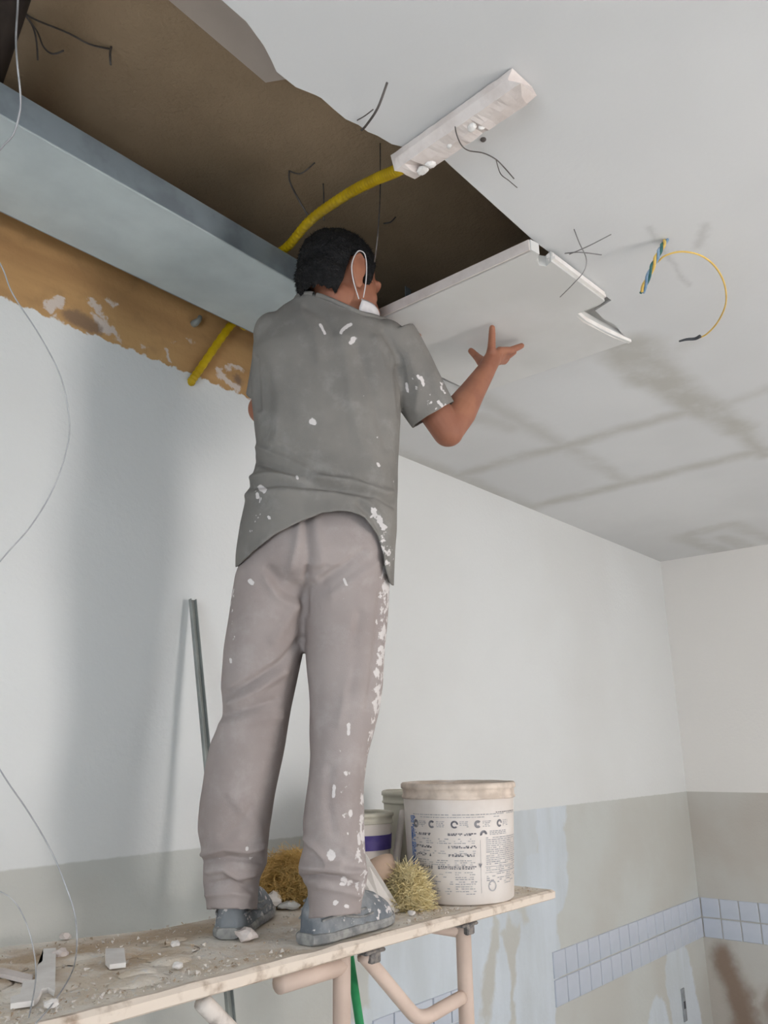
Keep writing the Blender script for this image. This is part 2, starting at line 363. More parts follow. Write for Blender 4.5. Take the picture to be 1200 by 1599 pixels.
# glazed tiles left on the walls: parts of the walls
def tile_mesh():
    bm = bmesh.new(); box(bm, (-.0485, -.006, -.0485), (.0485, .002, .0485))
    bmesh.ops.bevel(bm, geom=[e for e in bm.edges if all(v.co.y < 0 for v in e.verts)], offset=.002, segments=1, affect='EDGES')
    bmesh.ops.recalc_face_normals(bm, faces=bm.faces)
    me = bpy.data.meshes.new('tile'); bm.to_mesh(me); bm.free(); me.materials.append(MAT['tile']); return me
TM = tile_mesh()
def put_tile(x, y, z, rz, par):
    o = bpy.data.objects.new('tile', TM); COL.objects.link(o); o.location = (x, y, z)
    o.rotation_euler = (random.uniform(-.004, .004), random.uniform(-.004, .004), rz); o.parent = par
for k in range(16):
    for j in range(2): put_tile(4.885-.1035*k, YW-random.uniform(0, .001), .652-.1035*j, 0, wall_back)
for k in range(5):
    for j in range(2):
        if (k, j) != (4, 1): put_tile(2.62-.1035*k, YW-random.uniform(0, .001), .652-.1035*j, 0, wall_back)
for k in range(6):
    for j in range(2): put_tile(XW, 1.85-.1035*k, .652-.1035*j, math.pi*1.5, wall_right)
# small sunken outlet box low on the wall near the corner
ob = empty('outlet_box', at(1068, 1570, y=YW)); tag(ob, 'small grey outlet box low on the white filler by the room corner', 'outlet')
c = ob.location
bm = bmesh.new(); h, w = .075, .02
box(bm, (c.x-w, YW-.006, c.z-h), (c.x+w, YW+.001, c.z+h)); bmesh.ops.bevel(bm, geom=bm.edges[:], offset=.002, segments=1, affect='EDGES'); obj('plate', bm, MAT['boxgrey'], ob)
bm = bmesh.new(); box(bm, (c.x-.009, YW-.009, c.z-.016), (c.x+.009, YW-.005, c.z+.016)); obj('socket_hole', bm, MAT['tape'], ob)

# ------------------------------------------------------------------ above the ceiling
# galvanised duct
duct = empty('air_duct', (1.2, 1.66, 2.80)); tag(duct, 'long galvanised sheet duct running along the wall above the opening', 'duct')
DZ = 2.80
def dn(px, py): return at(px, py, z=DZ)
ya, yb = dn(200, 295)[1], dn(0, 330)[1]
top = M(0, 130, 1)*0+at(0, 130, y=ya)
dh = max(.05, at(0, 130, y=ya)[2]-DZ)
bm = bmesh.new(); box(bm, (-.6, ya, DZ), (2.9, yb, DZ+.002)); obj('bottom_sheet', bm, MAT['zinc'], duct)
bm = bmesh.new(); box(bm, (-.6, ya-.002, DZ-.001), (2.9, ya, DZ+dh)); box(bm, (-.6, yb, DZ-.001), (2.9, yb+.002, DZ+dh)); box(bm, (-.6, ya, DZ+dh-.002), (2.9, yb, DZ+dh)); obj('side_sheet', bm, MAT['zincshade'], duct)
bm = bmesh.new(); tube(bm, [(-.6, ya-.002, DZ), (2.9, ya-.002, DZ)], .003, 6); obj('folded_seam', bm, MAT['zinc'], duct)
for x in (-.4, 1.95, 2.6):
    for y in (ya+.03, yb-.03):
        bm = bmesh.new(); box(bm, (x, y, DZ+dh-.001), (x+.03, y+.003, ZS)); obj('hanger_strap', bm, MAT['zincshade'], duct)

# yellow corrugated conduit: over the duct, down to the wall
def conduit(name, pts, lab):
    bm = bmesh.new(); P = [Vector(p) for p in pts]
    Q = []
    for i in range(len(P)-1):
        a, b, c_, d = P[max(i-1, 0)], P[i], P[i+1], P[min(i+2, len(P)-1)]
        for k in range(40):
            t = k/40; Q.append(.5*((2*b)+(c_-a)*t+(2*a-5*b+4*c_-d)*t*t+(3*b-a-3*c_+d)*t**3))
    Q.append(P[-1])
    tube(bm, Q, [.0135 if (i//2) % 2 else .0118 for i in range(len(Q))], 10)
    return tag(obj(name, bm, MAT['yellow'], smooth=True), lab, 'conduit')
zt = DZ+dh+.020
pA = at(622, 266, z=2.668); pB = at(585, 282, z=2.74); pC = at(540, 306, z=2.82); pD = at(485, 345, z=2.872)
pE = at(447, 388, z=zt+.008)
pF = np.array([pE[0]+.02, yb-.03, zt+.004]); w0 = at(305, 588, y=YW-.015); w1 = at(366, 503, y=YW-.03)
conduit('yellow_conduit', [at(650, 245, z=2.664), pA, pB, pC, pD, pE, [pE[0]+.0, ya+.12, zt+.006], [(pE[0]+w1[0]+.035)/2, yb-.03, zt+.006], [w1[0]+.035, yb+.020, DZ+dh+.002], [w1[0]+.02, yb+.03, DZ+.03], w1, w0, at(300, 596, y=YW+.02)], 'yellow corrugated conduit bending over the duct down to the wall edge')

def wire(name, pts, r, mat, label, cat='wire', group=None, sub=8, n=6):
    bm = bmesh.new(); tube(bm, pts, r, n, sub=sub); return tag(obj(name, bm, mat, smooth=True), label, cat, group)
H = 'tie_wire'
S3 = lambda px, py, dz=0: at(px, py, z=ZS-dz)
wire(H, [S3(174, 74), at(172, 85, z=ZS-.03), at(173, 102, z=ZS-.06)], .0027, MAT['wire'], 'short dark nail wire poking from the brown slab near the top left', sub=4)
wire(H, [S3(30, 10), S3(48, 28, .03), S3(105, 52, .03), S3(140, 70, .02), S3(174, 78, .0)], .0020, MAT['wire'], 'long dark wire strung across the brown slab at the top left')
wire(H, [S3(32, 15), S3(50, 40, .03), S3(57, 65, .05), S3(59, 95, .07)], .0023, MAT['wire'], 'dark wire end hanging straight down at the top left of the slab')
wire(H, [S3(40, 25), S3(58, 50, .03), S3(68, 74, .05), S3(82, 85, .05), S3(100, 80, .04)], .002, MAT['wire'], 'thin dark wire curling sideways at the top left of the slab')
wire(H, [S3(452, 268), at(453, 285, z=ZS-.04), at(468, 315, z=ZS-.12), at(488, 348, z=2.889)], .0027, MAT['wire'], 'dark hanger wire tied round the yellow conduit')
wire(H, [S3(452, 268), S3(470, 272, .02), S3(492, 255, .0)], .002, MAT['wire'], 'thin loose wire beside the conduit hanger on the slab')
wire(H, [S3(505, 288), at(506, 310, z=ZS-.05), at(506, 345, z=ZS-.12)], .0023, MAT['wire'], 'short dark wire hanging from the slab above the head')
wire(H, [S3(594, 225), at(594, 300, z=ZS-.2), at(590, 370, z=ZS-.38), at(585, 410, z=ZS-.42)], .0018, MAT['wire'], 'thin straight wire hanging in the opening right of the head', sub=6)
wire(H, [S3(600, 350), S3(610, 348, .02), S3(618, 340, .0)], .0023, MAT['wire'], 'small dark wire stub on the slab right of the head')
# bare plate on the brown mortar, dark pipe at the upper left
hk = at(302, 507, y=YW)
bm = bmesh.new(); tube(bm, [hk+[0, .01, 0], hk+[0, -.012, 0], hk+[.006, -.02, .01], hk+[.012, -.016, .024]], [.011, .011, .008, .007], 8, sub=3); tag(obj('wall_anchor', bm, MAT['steel'], smooth=True), 'small grey metal anchor in the brown mortar left of the conduit', 'anchor')
d0 = at(20, 0, z=2.95); d1 = at(-8, 90, z=2.95)
bm = bmesh.new(); dd = (d1-d0)/np.linalg.norm(d1-d0)
tube(bm, [d0-dd*.35, d0, d1, d1+dd*.3], .03, 14, sub=2); pp = obj('drain_pipe', bm, MAT['dark'], smooth=True); tag(pp, 'dark brown pipe crossing under the slab at the top left corner', 'pipe')
for q in (d0-dd*.2, d1+dd*.2):
    bm = bmesh.new(); box(bm, (q[0]-.012, q[1]-.034, q[2]), (q[0]+.012, q[1]+.034, ZS)); obj('pipe_clip', bm, MAT['dark'], pp)

# plaster batten tied under the ceiling across the opening
bat = empty('plaster_batten', at(720, 210, z=ZC-.04)); tag(bat, 'rough white plaster batten tied under the ceiling across the opening', 'batten')
b0 = at(630, 276, z=ZC-.038); b1 = at(818, 148, z=ZC-.038)
ax = (b1-b0); ln = np.linalg.norm(ax[:2]); ax = np.array([ax[0], ax[1], 0])/ln; sx = np.array([-ax[1], ax[0], 0]); sx *= np.sign(sx[0]) if sx[0] else 1
bm = bmesh.new(); rings = []
prof = [(-.029, .036), (-.032, .018), (-.024, .0), (.0, -.003), (.024, .0), (.030, .012), (.029, .036)]
nn = 34
for i in range(nn+1):
    t = i/nn; k = 1.0
    r = []
    for j, (u, v) in enumerate(prof):
        e_ = 0
        if i in (0,): e_ = [-.006, .010, .0, .016, .022, .012, -.004][j]
        if i == nn: e_ = [.0, -.012, .012, -.004, -.016, .008, .0][j]
        nz = .0035*mnoise.noise(Vector((t*14, j*1.7, 3)))
        if .10 < t < .17 and j >= 3: nz += .012
        if .60 < t < .66 and j in (3, 4): nz += .004
        r.append(b0+ax*(ln*t+e_)+sx*(u*k+nz*.5)+np.array([0, 0, v+nz if v < .03 else v]))
    rings.append(r)
ring_loft(bm, rings); bmesh.ops.triangulate(bm, faces=[f for f in bm.faces if len(f.verts) > 4])
obj('batten_bar', bm, MAT['plaster_raw'], bat)
bm = bmesh.new()
for (t, u, s) in ((.21, .012, .012), (.13, .016, .014), (.42, .0, .006), (.62, -.006, .010), (.66, .008, .007)):
    p = b0+ax*ln*t+sx*u+np.array([0, 0, -.001]); ellipsoid(bm, p, (ax*s, sx*s*.8, UP*.006), 8)
jitter(bm, .004, 60); o = obj('plaster_lump', bm, MAT['plaster'], bat); o['kind'] = 'stuff'
wr = [at(711, 184, z=ZC-.002), at(712, 205, z=ZC-.044), at(720, 226, z=ZC-.046), at(732, 236, z=ZC-.02)]
wire(H, wr+[at(755, 240, z=ZC-.02), at(775, 250, z=ZC-.03), at(790, 265, z=ZC-.03), at(803, 280, z=ZC-.02)], .0012, MAT['wire'], 'thin tie wire wrapped over the plaster batten, tail curling right')
wire(H, [at(775, 250, z=ZC-.03), at(782, 272, z=ZC-.03), at(795, 283, z=ZC-.03), at(808, 294, z=ZC-.02)], .001, MAT['wire'], 'second thin tail of wire below the plaster batten')
wire(H, [at(565, 204, z=ZC+.01), at(572, 197, z=ZC-.02), at(590, 170, z=ZC-.04), at(605, 130, z=ZC-.03)], .0022, MAT['wire'], 'stiff dark wire sticking out from the ragged ceiling edge')
wire(H, [at(556, 190, z=ZC+.005), at(570, 182, z=ZC-.02), at(583, 172, z=ZC-.03)], .0012, MAT['wire'], 'thin pale wire beside the ragged ceiling edge', sub=5)
bm = bmesh.new(); p = at(755, 219, z=ZC-.001); ellipsoid(bm, p, ((.006, 0, 0), (0, .006, 0), (0, 0, .004)), 10); tag(obj('nail_head', bm, MAT['wire'], smooth=True), 'dark nail head in the ceiling right of the plaster batten', 'nail')
# thin wires right of the panel
wire(H, [at(890, 398, z=ZC), at(920, 385, z=ZC-.03), at(955, 367, z=ZC-.02)], .0013, MAT['wirefine'], 'thin wire end sticking right above the panel edge')
wire(H, [at(880, 397, z=ZC+.005), at(905, 395, z=ZC-.03), at(940, 399, z=ZC-.03)], .0013, MAT['wirefine'], 'thin straight wire pointing right above the panel edge', sub=5)
wire(H, [at(897, 359, z=ZC), at(905, 380, z=ZC-.03), at(916, 405, z=ZC-.03), at(912, 425, z=ZC-.05), at(895, 445, z=ZC-.06), at(875, 465, z=ZC-.06)], .0012, MAT['wirefine'], 'thin curling wire crossing down over the broken panel edge')

# twisted mains wires and the yellow loop
ew = empty('electrical_wires', at(1040, 378, z=ZC)); tag(ew, 'twisted green, blue and yellow cable hanging from the ceiling with a yellow loop', 'cable')
q0 = at(1041, 376, z=ZC); q1 = at(1025, 405, z=ZC-.05); q2 = at(1003, 458, z=ZC-.10)
def helix(a, b, c_, ph, r=.004, n=60):
    P = []
    for i in range(n+1):
        t = i/n; p = (1-t)**2*a+2*t*(1-t)*b+t*t*c_; P.append(p+r*(np.array([math.cos(14*t+ph), math.sin(14*t+ph), 0])))
    return P
qm = 2*q1-.5*(q0+q2)
for nm, mt, ph in (('green_strand', 'wgreen', 0), ('yellow_strand', 'wyel', 2.1), ('blue_strand', 'wblue', 4.2)):
    bm = bmesh.new(); tube(bm, helix(q0, qm, q2, ph), .0035, 6); obj(nm, bm, MAT[mt], ew, True)
loop = [(1028, 410), (1040, 400), (1065, 394), (1095, 400), (1118, 418), (1132, 445), (1134, 475), (1122, 503), (1105, 522), (1092, 529)]
bm = bmesh.new(); tube(bm, [at(a, b, z=ZC-.05) for a, b in loop], .0022, 6, sub=6); obj('yellow_loop', bm, MAT['wyel'], ew, True)
bm = bmesh.new(); tube(bm, [at(a, b, z=ZC-.05) for a, b in ((1094, 526), (1086, 530), (1073, 531), (1061, 534))], [.005, .0045, .004, .0025], 8, sub=4); obj('tape_end', bm, MAT['tape'], ew, True)

# ------------------------------------------------------------------ the panel being fitted
pn = empty('ceiling_panel', (1.75, 1.05, 2.60)); tag(pn, 'white square plaster ceiling panel with broken edge pressed up by the raised hand', 'panel')
ZL, ZR, X0, X1 = 2.592, 2.625, 1.44, 2.062
def pz(x): return ZL+(ZR-ZL)*(x-X0)/(X1-X0)
PP = lambda px, py: tuple(at(px, py, z=2.605)[:2])
out = [(X0, 1.338), (X0, .772), (X0+.03, .768)]
out += [PP(838, 400), PP(842, 410), PP(853, 412), PP(861, 404)]
out += [PP(945, 474), PP(938, 480), PP(903, 494), PP(915, 506), PP(940, 522), PP(962, 534), PP(986, 545), (X1, .84), (X1, 1.342)]
bm = bmesh.new(); prism(bm, out, 0, .028)
for v in bm.verts: v.co.z += pz(v.co.x)
bd = obj('board', bm, MAT['panel'], pn)
# stepped rim that shows along the near edge
a_ = PP(861, 404); b_ = PP(945, 474); bm = bmesh.new()
box(bm, (a_[0]+.004, a_[1]-.008, .006), (b_[0]-.006, a_[1]+.010, .014)); box(bm, (a_[0]+.002, a_[1]-.004, .014), (b_[0]-.002, a_[1]+.012, .024))
for v in bm.verts: v.co.z += pz(v.co.x); v.co.y += (b_[1]-a_[1])*(v.co.x-a_[0])/(b_[0]-a_[0])
obj('moulded_rim', bm, MAT['plaster'], pn)
c0 = [PP(903, 495), PP(915, 507), PP(940, 523), PP(962, 535), PP(986, 546)]
bm = bmesh.new()
tube(bm, [(p[0], p[1]+.004, pz(p[0])+.008) for p in c0], .009, 6); jitter(bm, .004, 60, 2); obj('broken_edge', bm, MAT['plaster'], pn)
bm = bmesh.new(); box(bm, (X0-.004, .775, -.0), (X0+.004, 1.336, .027)); 
for v in bm.verts: v.co.z += pz(v.co.x)
obj('cut_edge', bm, MAT['plaster_raw'], pn)

# ------------------------------------------------------------------ scaffold platform
plank = empty('scaffold_plank', (1.0, 1.3, ZP)); tag(plank, 'plaster-covered wide platform board the worker stands on', 'platform')
bm = bmesh.new(); n = 60
front = [(-.7+ (2.172+.7)*i/n, 1.252+.004*mnoise.noise(Vector((i*.6, 0, 0)))) for i in range(n+1)]
prism(bm, front+[(2.176, 1.74), (1.9, 1.74), (1.6, 1.70), (1.2, 1.69), (.9, 1.80), (-.7, 1.86)], ZP-.022, ZP); obj('board', bm, MAT['plank'], plank)
bm = bmesh.new(); rings = []
for i in range(81):
    x = -.7+2.872*i/80; w = .003*mnoise.noise(Vector((x*9, 1, 0))); k = .003*mnoise.noise(Vector((x*14, 5, 0))) if x < 1.7 else -.0028
    rings.append([(x, 1.250, ZP-.024), (x, 1.243+w, ZP-.02), (x, 1.242+w, ZP-.004), (x, 1.25, ZP+.003+k), (x, 1.262+w, ZP+.002+(k if x < 1.7 else -.0018)), (x, 1.264, ZP-.004)])
ring_loft(bm, rings); obj('plaster_crusted_edge', bm, MAT['plankedge'], plank)

def yp(px, py, y=1.275): return at(px, py, y=y)
sc = empty('scaffold', (1.55, 1.275, 0)); tag(sc, 'peach-painted tubular scaffold frame holding up the plastered platform', 'scaffold')
TR = .0185; zt = ZP-.0255-TR
def bar(name, pts, r=TR, mat='tubep', sub=0, parent=sc):
    bm = bmesh.new(); tube(bm, pts, r, 14, sub=sub); return obj(name, bm, MAT[mat], parent, True)
x1 = yp(534, 1540)[0]; x2 = yp(726, 1510)[0]; yy = 1.275
for x in (x1, x2): bar('leg', [(x, yy, 0), (x, yy, ZP-.026)])
bar('top_rail', [(yp(436, 1520)[0], yy, zt), (x1, yy, zt)])
pts = [yp(568, 1488), yp(600, 1530), yp(640, 1578), yp(652, 1588), yp(668, 1588), yp(690, 1576), yp(722, 1558)]
pts[0][2] = ZP-.036
bar('brace', pts, .0155, 'tubep', 4)
pts2 = [np.array([p[0]-(x2-x1)-.05*0, p[1], p[2]]) for p in pts]; pts2[-1][0] = x1
pL = yp(316, 1546)-pts2[0]
pts2 = [p+np.array([pL[0]*(1-i/6), 0, 0]) for i, p in enumerate(pts2)]
bar('brace', pts2, .0155, 'tubew', 4)
for zz in (.35,): bar('cross_rail', [(x1, yy, zz), (x2, yy, zz)])
for xx, yyp in ((yp(575, 1482)[0], yy), (x2, yy)):
    bm = bmesh.new(); box(bm, (xx-.035, yy-.026, ZP-.033), (xx+.03, yy+.02, ZP-.0255)); box(bm, (xx-.014, yy-.024, ZP-.052), (xx+.016, yy+.02, ZP-.028)); bmesh.ops.bevel(bm, geom=bm.edges[:], offset=.003, segments=1, affect='EDGES')
    obj('bracket', bm, MAT['bracket'], sc)
for x in (.0, x1, x2):                                             # cross bearers under the board, carried by the frame
    bar('bearer', [(x, yy if x else 1.27, zt), (x, 1.69 if x else 1.8, zt)])
bar('top_rail', [(-.5, yy, zt), (.45, yy, zt)])
bar('leg', [(0, 1.275, 0), (0, 1.275, zt)])
bar('leg', [(0, 1.78, 0), (0, 1.78, zt)])

g0 = yp(546, 1492, 1.345); g1 = yp(562, 1600, 1.345); gd = (g1-g0); k = (g0[2]-.0)/(g0[2]-g1[2])
g0[2] = min(g0[2], ZP-.024)
bm = bmesh.new(); tube(bm, [g0, g0+gd*k], .0095, 12); gp = obj('green_pole', bm, MAT['green'], smooth=True); tag(gp, 'thin green plastic pole standing under the platform by the scaffold leg', 'pole')

# leaning galvanised profile
t0 = np.array([1.378, 1.892, 1.925]); t1 = np.array([1.402, 1.478, 0.0])
axd = (t1-t0); L_ = np.linalg.norm(axd); axd /= L_; sd = np.cross(axd, [0, -1, 0]); sd /= np.linalg.norm(sd); nd = np.cross(sd, axd); nd *= (-1 if nd[1] > 0 else 1)
lp = empty('metal_profile', t1); tag(lp, 'long thin galvanised metal profile leaning against the wall behind the worker', 'metal profile')
def strip(lo, hi, name, mat):
    bm = bmesh.new(); c8 = []
    for v in box(bm, (0, 0, 0), (1, 1, 1)):
        a, b, c_ = v.co; v.co = Vector(t0+sd*(lo[0]+(hi[0]-lo[0])*a)+nd*(lo[1]+(hi[1]-lo[1])*b)+axd*L_*c_)
    obj(name, bm, mat, lp)
strip((-.010, 0), (.010, .002), 'web', MAT['steel']); strip((-.010, 0), (-.008, .011), 'flange', MAT['steel']); strip((.008, 0), (.010, .011), 'flange', MAT['steel'])

# ------------------------------------------------------------------ pails and tools on the platform
def pail(name, c, rb, rt, h, mat, rimmat, label, lid_lip=True):
    t = empty(name, (c[0], c[1], ZP)); tag(t, label, 'bucket')
    bm = bmesh.new(); lathe(bm, [(rb-.006, .0016), (rb, .006), (rb+(rt-rb)*.9, h*.86), (rt-.004, h*.87), (rt-.004, h-.005), (rt-.008, h-.002), (rt-.008, h*.8), (rb-.004, .02)], (c[0], c[1], ZP), 56)
    bm.faces.new([v for v in bm.verts[-56:]]) if False else None
    obj('body', bm, mat, t, True)
    bm = bmesh.new()
    lathe(bm, [(rt-.006, h*.865), (rt+.003, h*.865), (rt+.004, h*.88), (rt+.001, h*.89), (rt+.001, h*.945), (rt+.005, h*.95), (rt+.005, h*.985), (rt+.001, h), (rt-.007, h), (rt-.009, h*.98), (rt-.0085, h*.86)], (c[0], c[1], ZP), 56, False); jitter(bm, .0012, 30)
    obj('rim', bm, rimmat, t, True)
    return t
bc = (1.924, 1.381); RB, RT, BH = .138, .152, .292
big = pail('plaster_bucket', bc, RB, RT, BH, MAT['pvc'], MAT['pailrim'], 'large white printed plastic bucket standing on the platform end')
bm = bmesh.new(); lathe(bm, [(.001, 0.0), (RT-.0095, .0)], (bc[0], bc[1], ZP+BH*.93), 40, False); o = obj('plaster_fill', bm, MAT['plaster'], big)
# printed sheet on the bucket: small raised ink marks following the curve
phi0 = math.atan2(-bc[1], -bc[0])                                 # side that faces the camera
def inkmesh(): return bmesh.new()
def mark(bm, s0, s1, z0, z1, off=.0006, slant=0):
    """s: metres along the curve from the centre (right positive), z above the base"""
    n = max(1, int((s1-s0)/.012)+1); prev = None
    for i in range(n+1):
        s = s0+(s1-s0)*i/n; ph = phi0+s/.144
        cs = []
        for z in (z0, z1):
            r = RB+(RT-RB)*.9*(z/(BH*.86))+off
            cs.append(bm.verts.new((bc[0]+r*math.cos(ph), bc[1]+r*math.sin(ph), ZP+z)))
        if prev: bm.faces.new((prev[0], cs[0], cs[1], prev[1]))
        prev = cs
def disc(bm, s, z, r, r_in=0, a0=0, a1=2*math.pi, off=.0007):
    n = 14; prev = None
    for i in range(n+1):
        a = a0+(a1-a0)*i/n; cs = []
        for q in (r_in, r):
            ss = s+q*math.cos(a); zz = z+q*math.sin(a); ph = phi0+ss/.144; rr = RB+(RT-RB)*.9*(zz/(BH*.86))+off
            cs.append(bm.verts.new((bc[0]+rr*math.cos(ph), bc[1]+rr*math.sin(ph), ZP+zz)))
        if prev: bm.faces.new((prev[0], prev[1], cs[1], cs[0]))
        prev = cs
def textline(bm, s0, s1, z, h, gap=.35, wmin=.003, wmax=.012, keep=1.0):
    s = s0
    while s < s1:
        w = random.uniform(wmin, wmax)
        if s+w > s1: break
        if random.random() < keep: mark(bm, s, s+w, z+(h*random.uniform(0, .25) if h > .004 else 0), z+(h*random.uniform(.7, 1) if h > .004 else h))
        s += w+random.uniform(.0012, .003)
g, dk, bl = inkmesh(), inkmesh(), inkmesh()
textline(g, -.135, .20, .215, .0022, keep=.95); textline(g, -.135, .12, .209, .0018, keep=.85); textline(dk, .10, .2, .219, .002)
for i, s in enumerate((-.125, -.072, -.012, .047, .112)):
    [disc(g, s, .193, .009, .004), disc(dk, s, .193, .010, .0035), disc(dk, s, .193, .010, .0055, 1.0, 5.4), disc(dk, s, .193, .010, .0035, .8, 5.2), disc(dk, s, .193, .010, .003, 1.5, 5)][0] if i == 0 else None
    if i: disc(dk, s, .193, .0095, .0032+.001*(i % 3), .7*(i % 2), 5.5)
    for j in range(4): textline(g, s+.013, s+.038, .1985-.004*j, .002, keep=.85, wmax=.008)
disc(dk, .062, .168, .010, .004, 0, math.pi*1.1)
for j in range(3): textline(g, .08, .14, .174-.004*j, .002)
for z, kp, hh in ((.166, .55, .006), (.136, .7, .0062), (.116, .6, .0062), (.086, .85, .0085)):
    
    for zo in (0, hh*.5): textline(dk, -.128, -.075, z+zo, hh*.5, keep=kp+.1, wmin=.0015, wmax=.007); textline(dk, -.06 if z == .086 else -.03, .043, z+zo, hh*.5, keep=kp+.15, wmin=.0015, wmax=.007)
for z in (.157, .152, .147, .128, .123, .106, .101, .096, .078, .073, .067, .062, .056, .051, .045, .04, .034, .028):
    textline(g, -.125, -.02, z, .002, keep=.5); textline(g, -.015, .043, z, .002, keep=.7)
for k in range(24): textline(g, .068, .205, .158-.0048*k, .0022, keep=.93 if k < 14 else .55, wmax=.018)
mark(g, .064, .205, .090, .0912); mark(g, .064, .205, .076, .0772); mark(g, .052, .0528, .03, .155)
disc(g, .085, .045, .013, .010)
for s, z in ((.045, .09),):
    ph = [phi0+q/.144 for q in (s, s+.010, s+.005)]; vs = [g.verts.new((bc[0]+(.1462)*math.cos(p), bc[1]+(.1462)*math.sin(p), ZP+zz)) for p, zz in zip(ph, (z+.009, z+.009, z-.001))]; dk.faces.new([dk.verts.new(v.co) for v in vs]); bmesh.ops.delete(g, geom=vs, context='VERTS')
for k in range(46):
    z = .070+.0031*k; s = -.152+.00009*k; textline(bl, s, s+.022, z, .0026, keep=.85, wmin=.003, wmax=.012)
for bmx, nm, mt in ((g, 'fine_print', 'ink'), (dk, 'bold_print', 'inkd'), (bl, 'blue_strip', 'inkb')):
    o = obj(nm, bmx, MAT[mt], big, recalc=False); o['kind'] = 'stuff'
pail('pail', (2.054, 1.622), .098, .108, .262, MAT['cream'], MAT['cream'], 'cream plastic pail half hidden behind the large printed bucket')
pc = (1.788, 1.622)
pl = pail('pail', pc, .078, .088, .215, MAT['pvc'], MAT['cream'], 'small white pail with a purple band behind the right leg')
bm = bmesh.new(); lathe(bm, [(.0858, .120), (.0880, .158)], (pc[0], pc[1], ZP), 48, False); obj('purple_band', bm, MAT['purple'], pl, True)
bm = bmesh.new(); lathe(bm, [(.0822, .05), (.0845, .09)], (pc[0], pc[1], ZP), 48, False); obj('grey_print_band', bm, MAT['ink'], pl, True)
# tool handle leaning between the pails
s1 = M(629, 1268, 2.45); s0 = M(617, 1358, 2.36); s0 = s1+(s0-s1)*(s1[2]-ZP-.014)/(s1[2]-s0[2])
bm = bmesh.new(); tube(bm, [s0, (s0+s1)/2, s1], [.010, .011, .009], 10, sub=4); tag(obj('tool_handle', bm, MAT['pvc'], smooth=True), 'whitish stick leaning between the small pail and the printed bucket', 'tool')
# tilted mixing bowl
bw = M(585, 1368, 2.235); Rb = .060
bm = bmesh.new(); tilt = Matrix.Rotation(math.radians(-38), 4, Vector(FH+RH*.9).normalized())
lathe(bm, [(.02, -Rb*.78), (.048, -Rb*.62), (Rb*.93, -.02), (Rb, .012), (Rb-.005, .013), (Rb*.88, -.018), (.044, -Rb*.54), (.012, -Rb*.68)], (0, 0, 0), 32)
lowz = 0
for v in bm.verts: v.co = tilt @ v.co; lowz = min(lowz, v.co.z)
for v in bm.verts: v.co += Vector((bw[0], bw[1], ZP-lowz+.022))
tag(obj('mixing_bowl', bm, MAT['bowl'], smooth=True), 'tan rubber mixing bowl tipped over beside the right shoe', 'bowl')
# thin white board offcut standing behind the shoe
oA = [M(571, 1334, 2.13), at(628, 1424, z=ZP+.002), M(600, 1430, 2.12), M(550, 1430, 2.12), M(545, 1334, 2.13)]
oA[1][2] = oA[2][2] = oA[3][2] = ZP+.002
bm = bmesh.new(); fr = [bm.verts.new(p) for p in oA]; bk = [bm.verts.new(p+FH*.010) for p in oA]
bm.faces.new(fr); bm.faces.new(bk[::-1])
for i in range(5): bm.faces.new((fr[i], bk[i], bk[(i+1) % 5], fr[(i+1) % 5]))
tag(obj('plasterboard_offcut', bm, MAT['plaster'], smooth=False), 'white triangular plasterboard offcut standing behind the right shoe', 'offcut')
# sisal
def sisal(name, c, sx_, sz_, n, mat, label):
    bm = bmesh.new(); C_ = np.array(c)
    for i in range(n):
        d = rng.normal(size=3); d /= np.linalg.norm(d); d[2] = abs(d[2]); rr = rng.random()**.45
        p = C_+np.array([d[0]*sx_, d[1]*sx_, d[2]*sz_])*rr
        t = rng.normal(size=3); t[2] *= .5; t /= np.linalg.norm(t); b = rng.normal(size=3)*.4
        l = rng.uniform(.015, .04); pts = [p-t*l, p-t*l*.3+b*.005, p+t*l*.4+b*.007, p+t*l]
        pts = [np.array([q[0], q[1], max(q[2], ZP+.002)]) for q in pts]
        tube(bm, pts, .0006, 3, False)
    o = obj(name, bm, MAT[mat]); return tag(o, label, 'fiber', kind='stuff')
sisal('sisal_fiber', (1.595, 1.70, ZP), .095, .13, 5200, 'sisal', 'golden brown tuft of sisal fiber between the two legs')
sc_ = M(637, 1385, 2.205); sisal('sisal_fiber', (sc_[0], sc_[1], ZP), .052, .10, 3600, 'sisal2', 'pale yellow tuft of sisal fiber against the printed bucket')

# ------------------------------------------------------------------ plaster rubble on the platform
def flat(name, px, label, th=.014, mat='plaster', cat='plaster piece', par=None):
    bm = bmesh.new(); prism(bm, [tuple(at(a, b, z=ZP+.004+th)[:2]) for a, b in px][::-1], ZP+.003, ZP+.004+th, .001)
    o = obj(name, bm, MAT[mat]); return tag(o, label, cat)
flat('plaster_offcut', [(68, 1482), (88, 1481), (85, 1548), (76, 1543), (66, 1545), (60, 1558), (54, 1563), (17, 1568), (17, 1557), (31, 1553), (37, 1532), (56, 1530), (58, 1508), (66, 1502)], 'white L-shaped plaster offcut lying at the left end of the platform', .007)
flat('plaster_offcut', [(-30, 1512), (4, 1512), (52, 1523), (50, 1532), (2, 1521), (-30, 1521)], 'greyish curved plaster strip left of the L-shaped offcut', .006, 'plaster_raw')
flat('plaster_offcut', [(165, 1482), (194, 1481), (197, 1504), (172, 1507), (165, 1500)], 'small square white plaster offcut lying alone on the platform', .007)
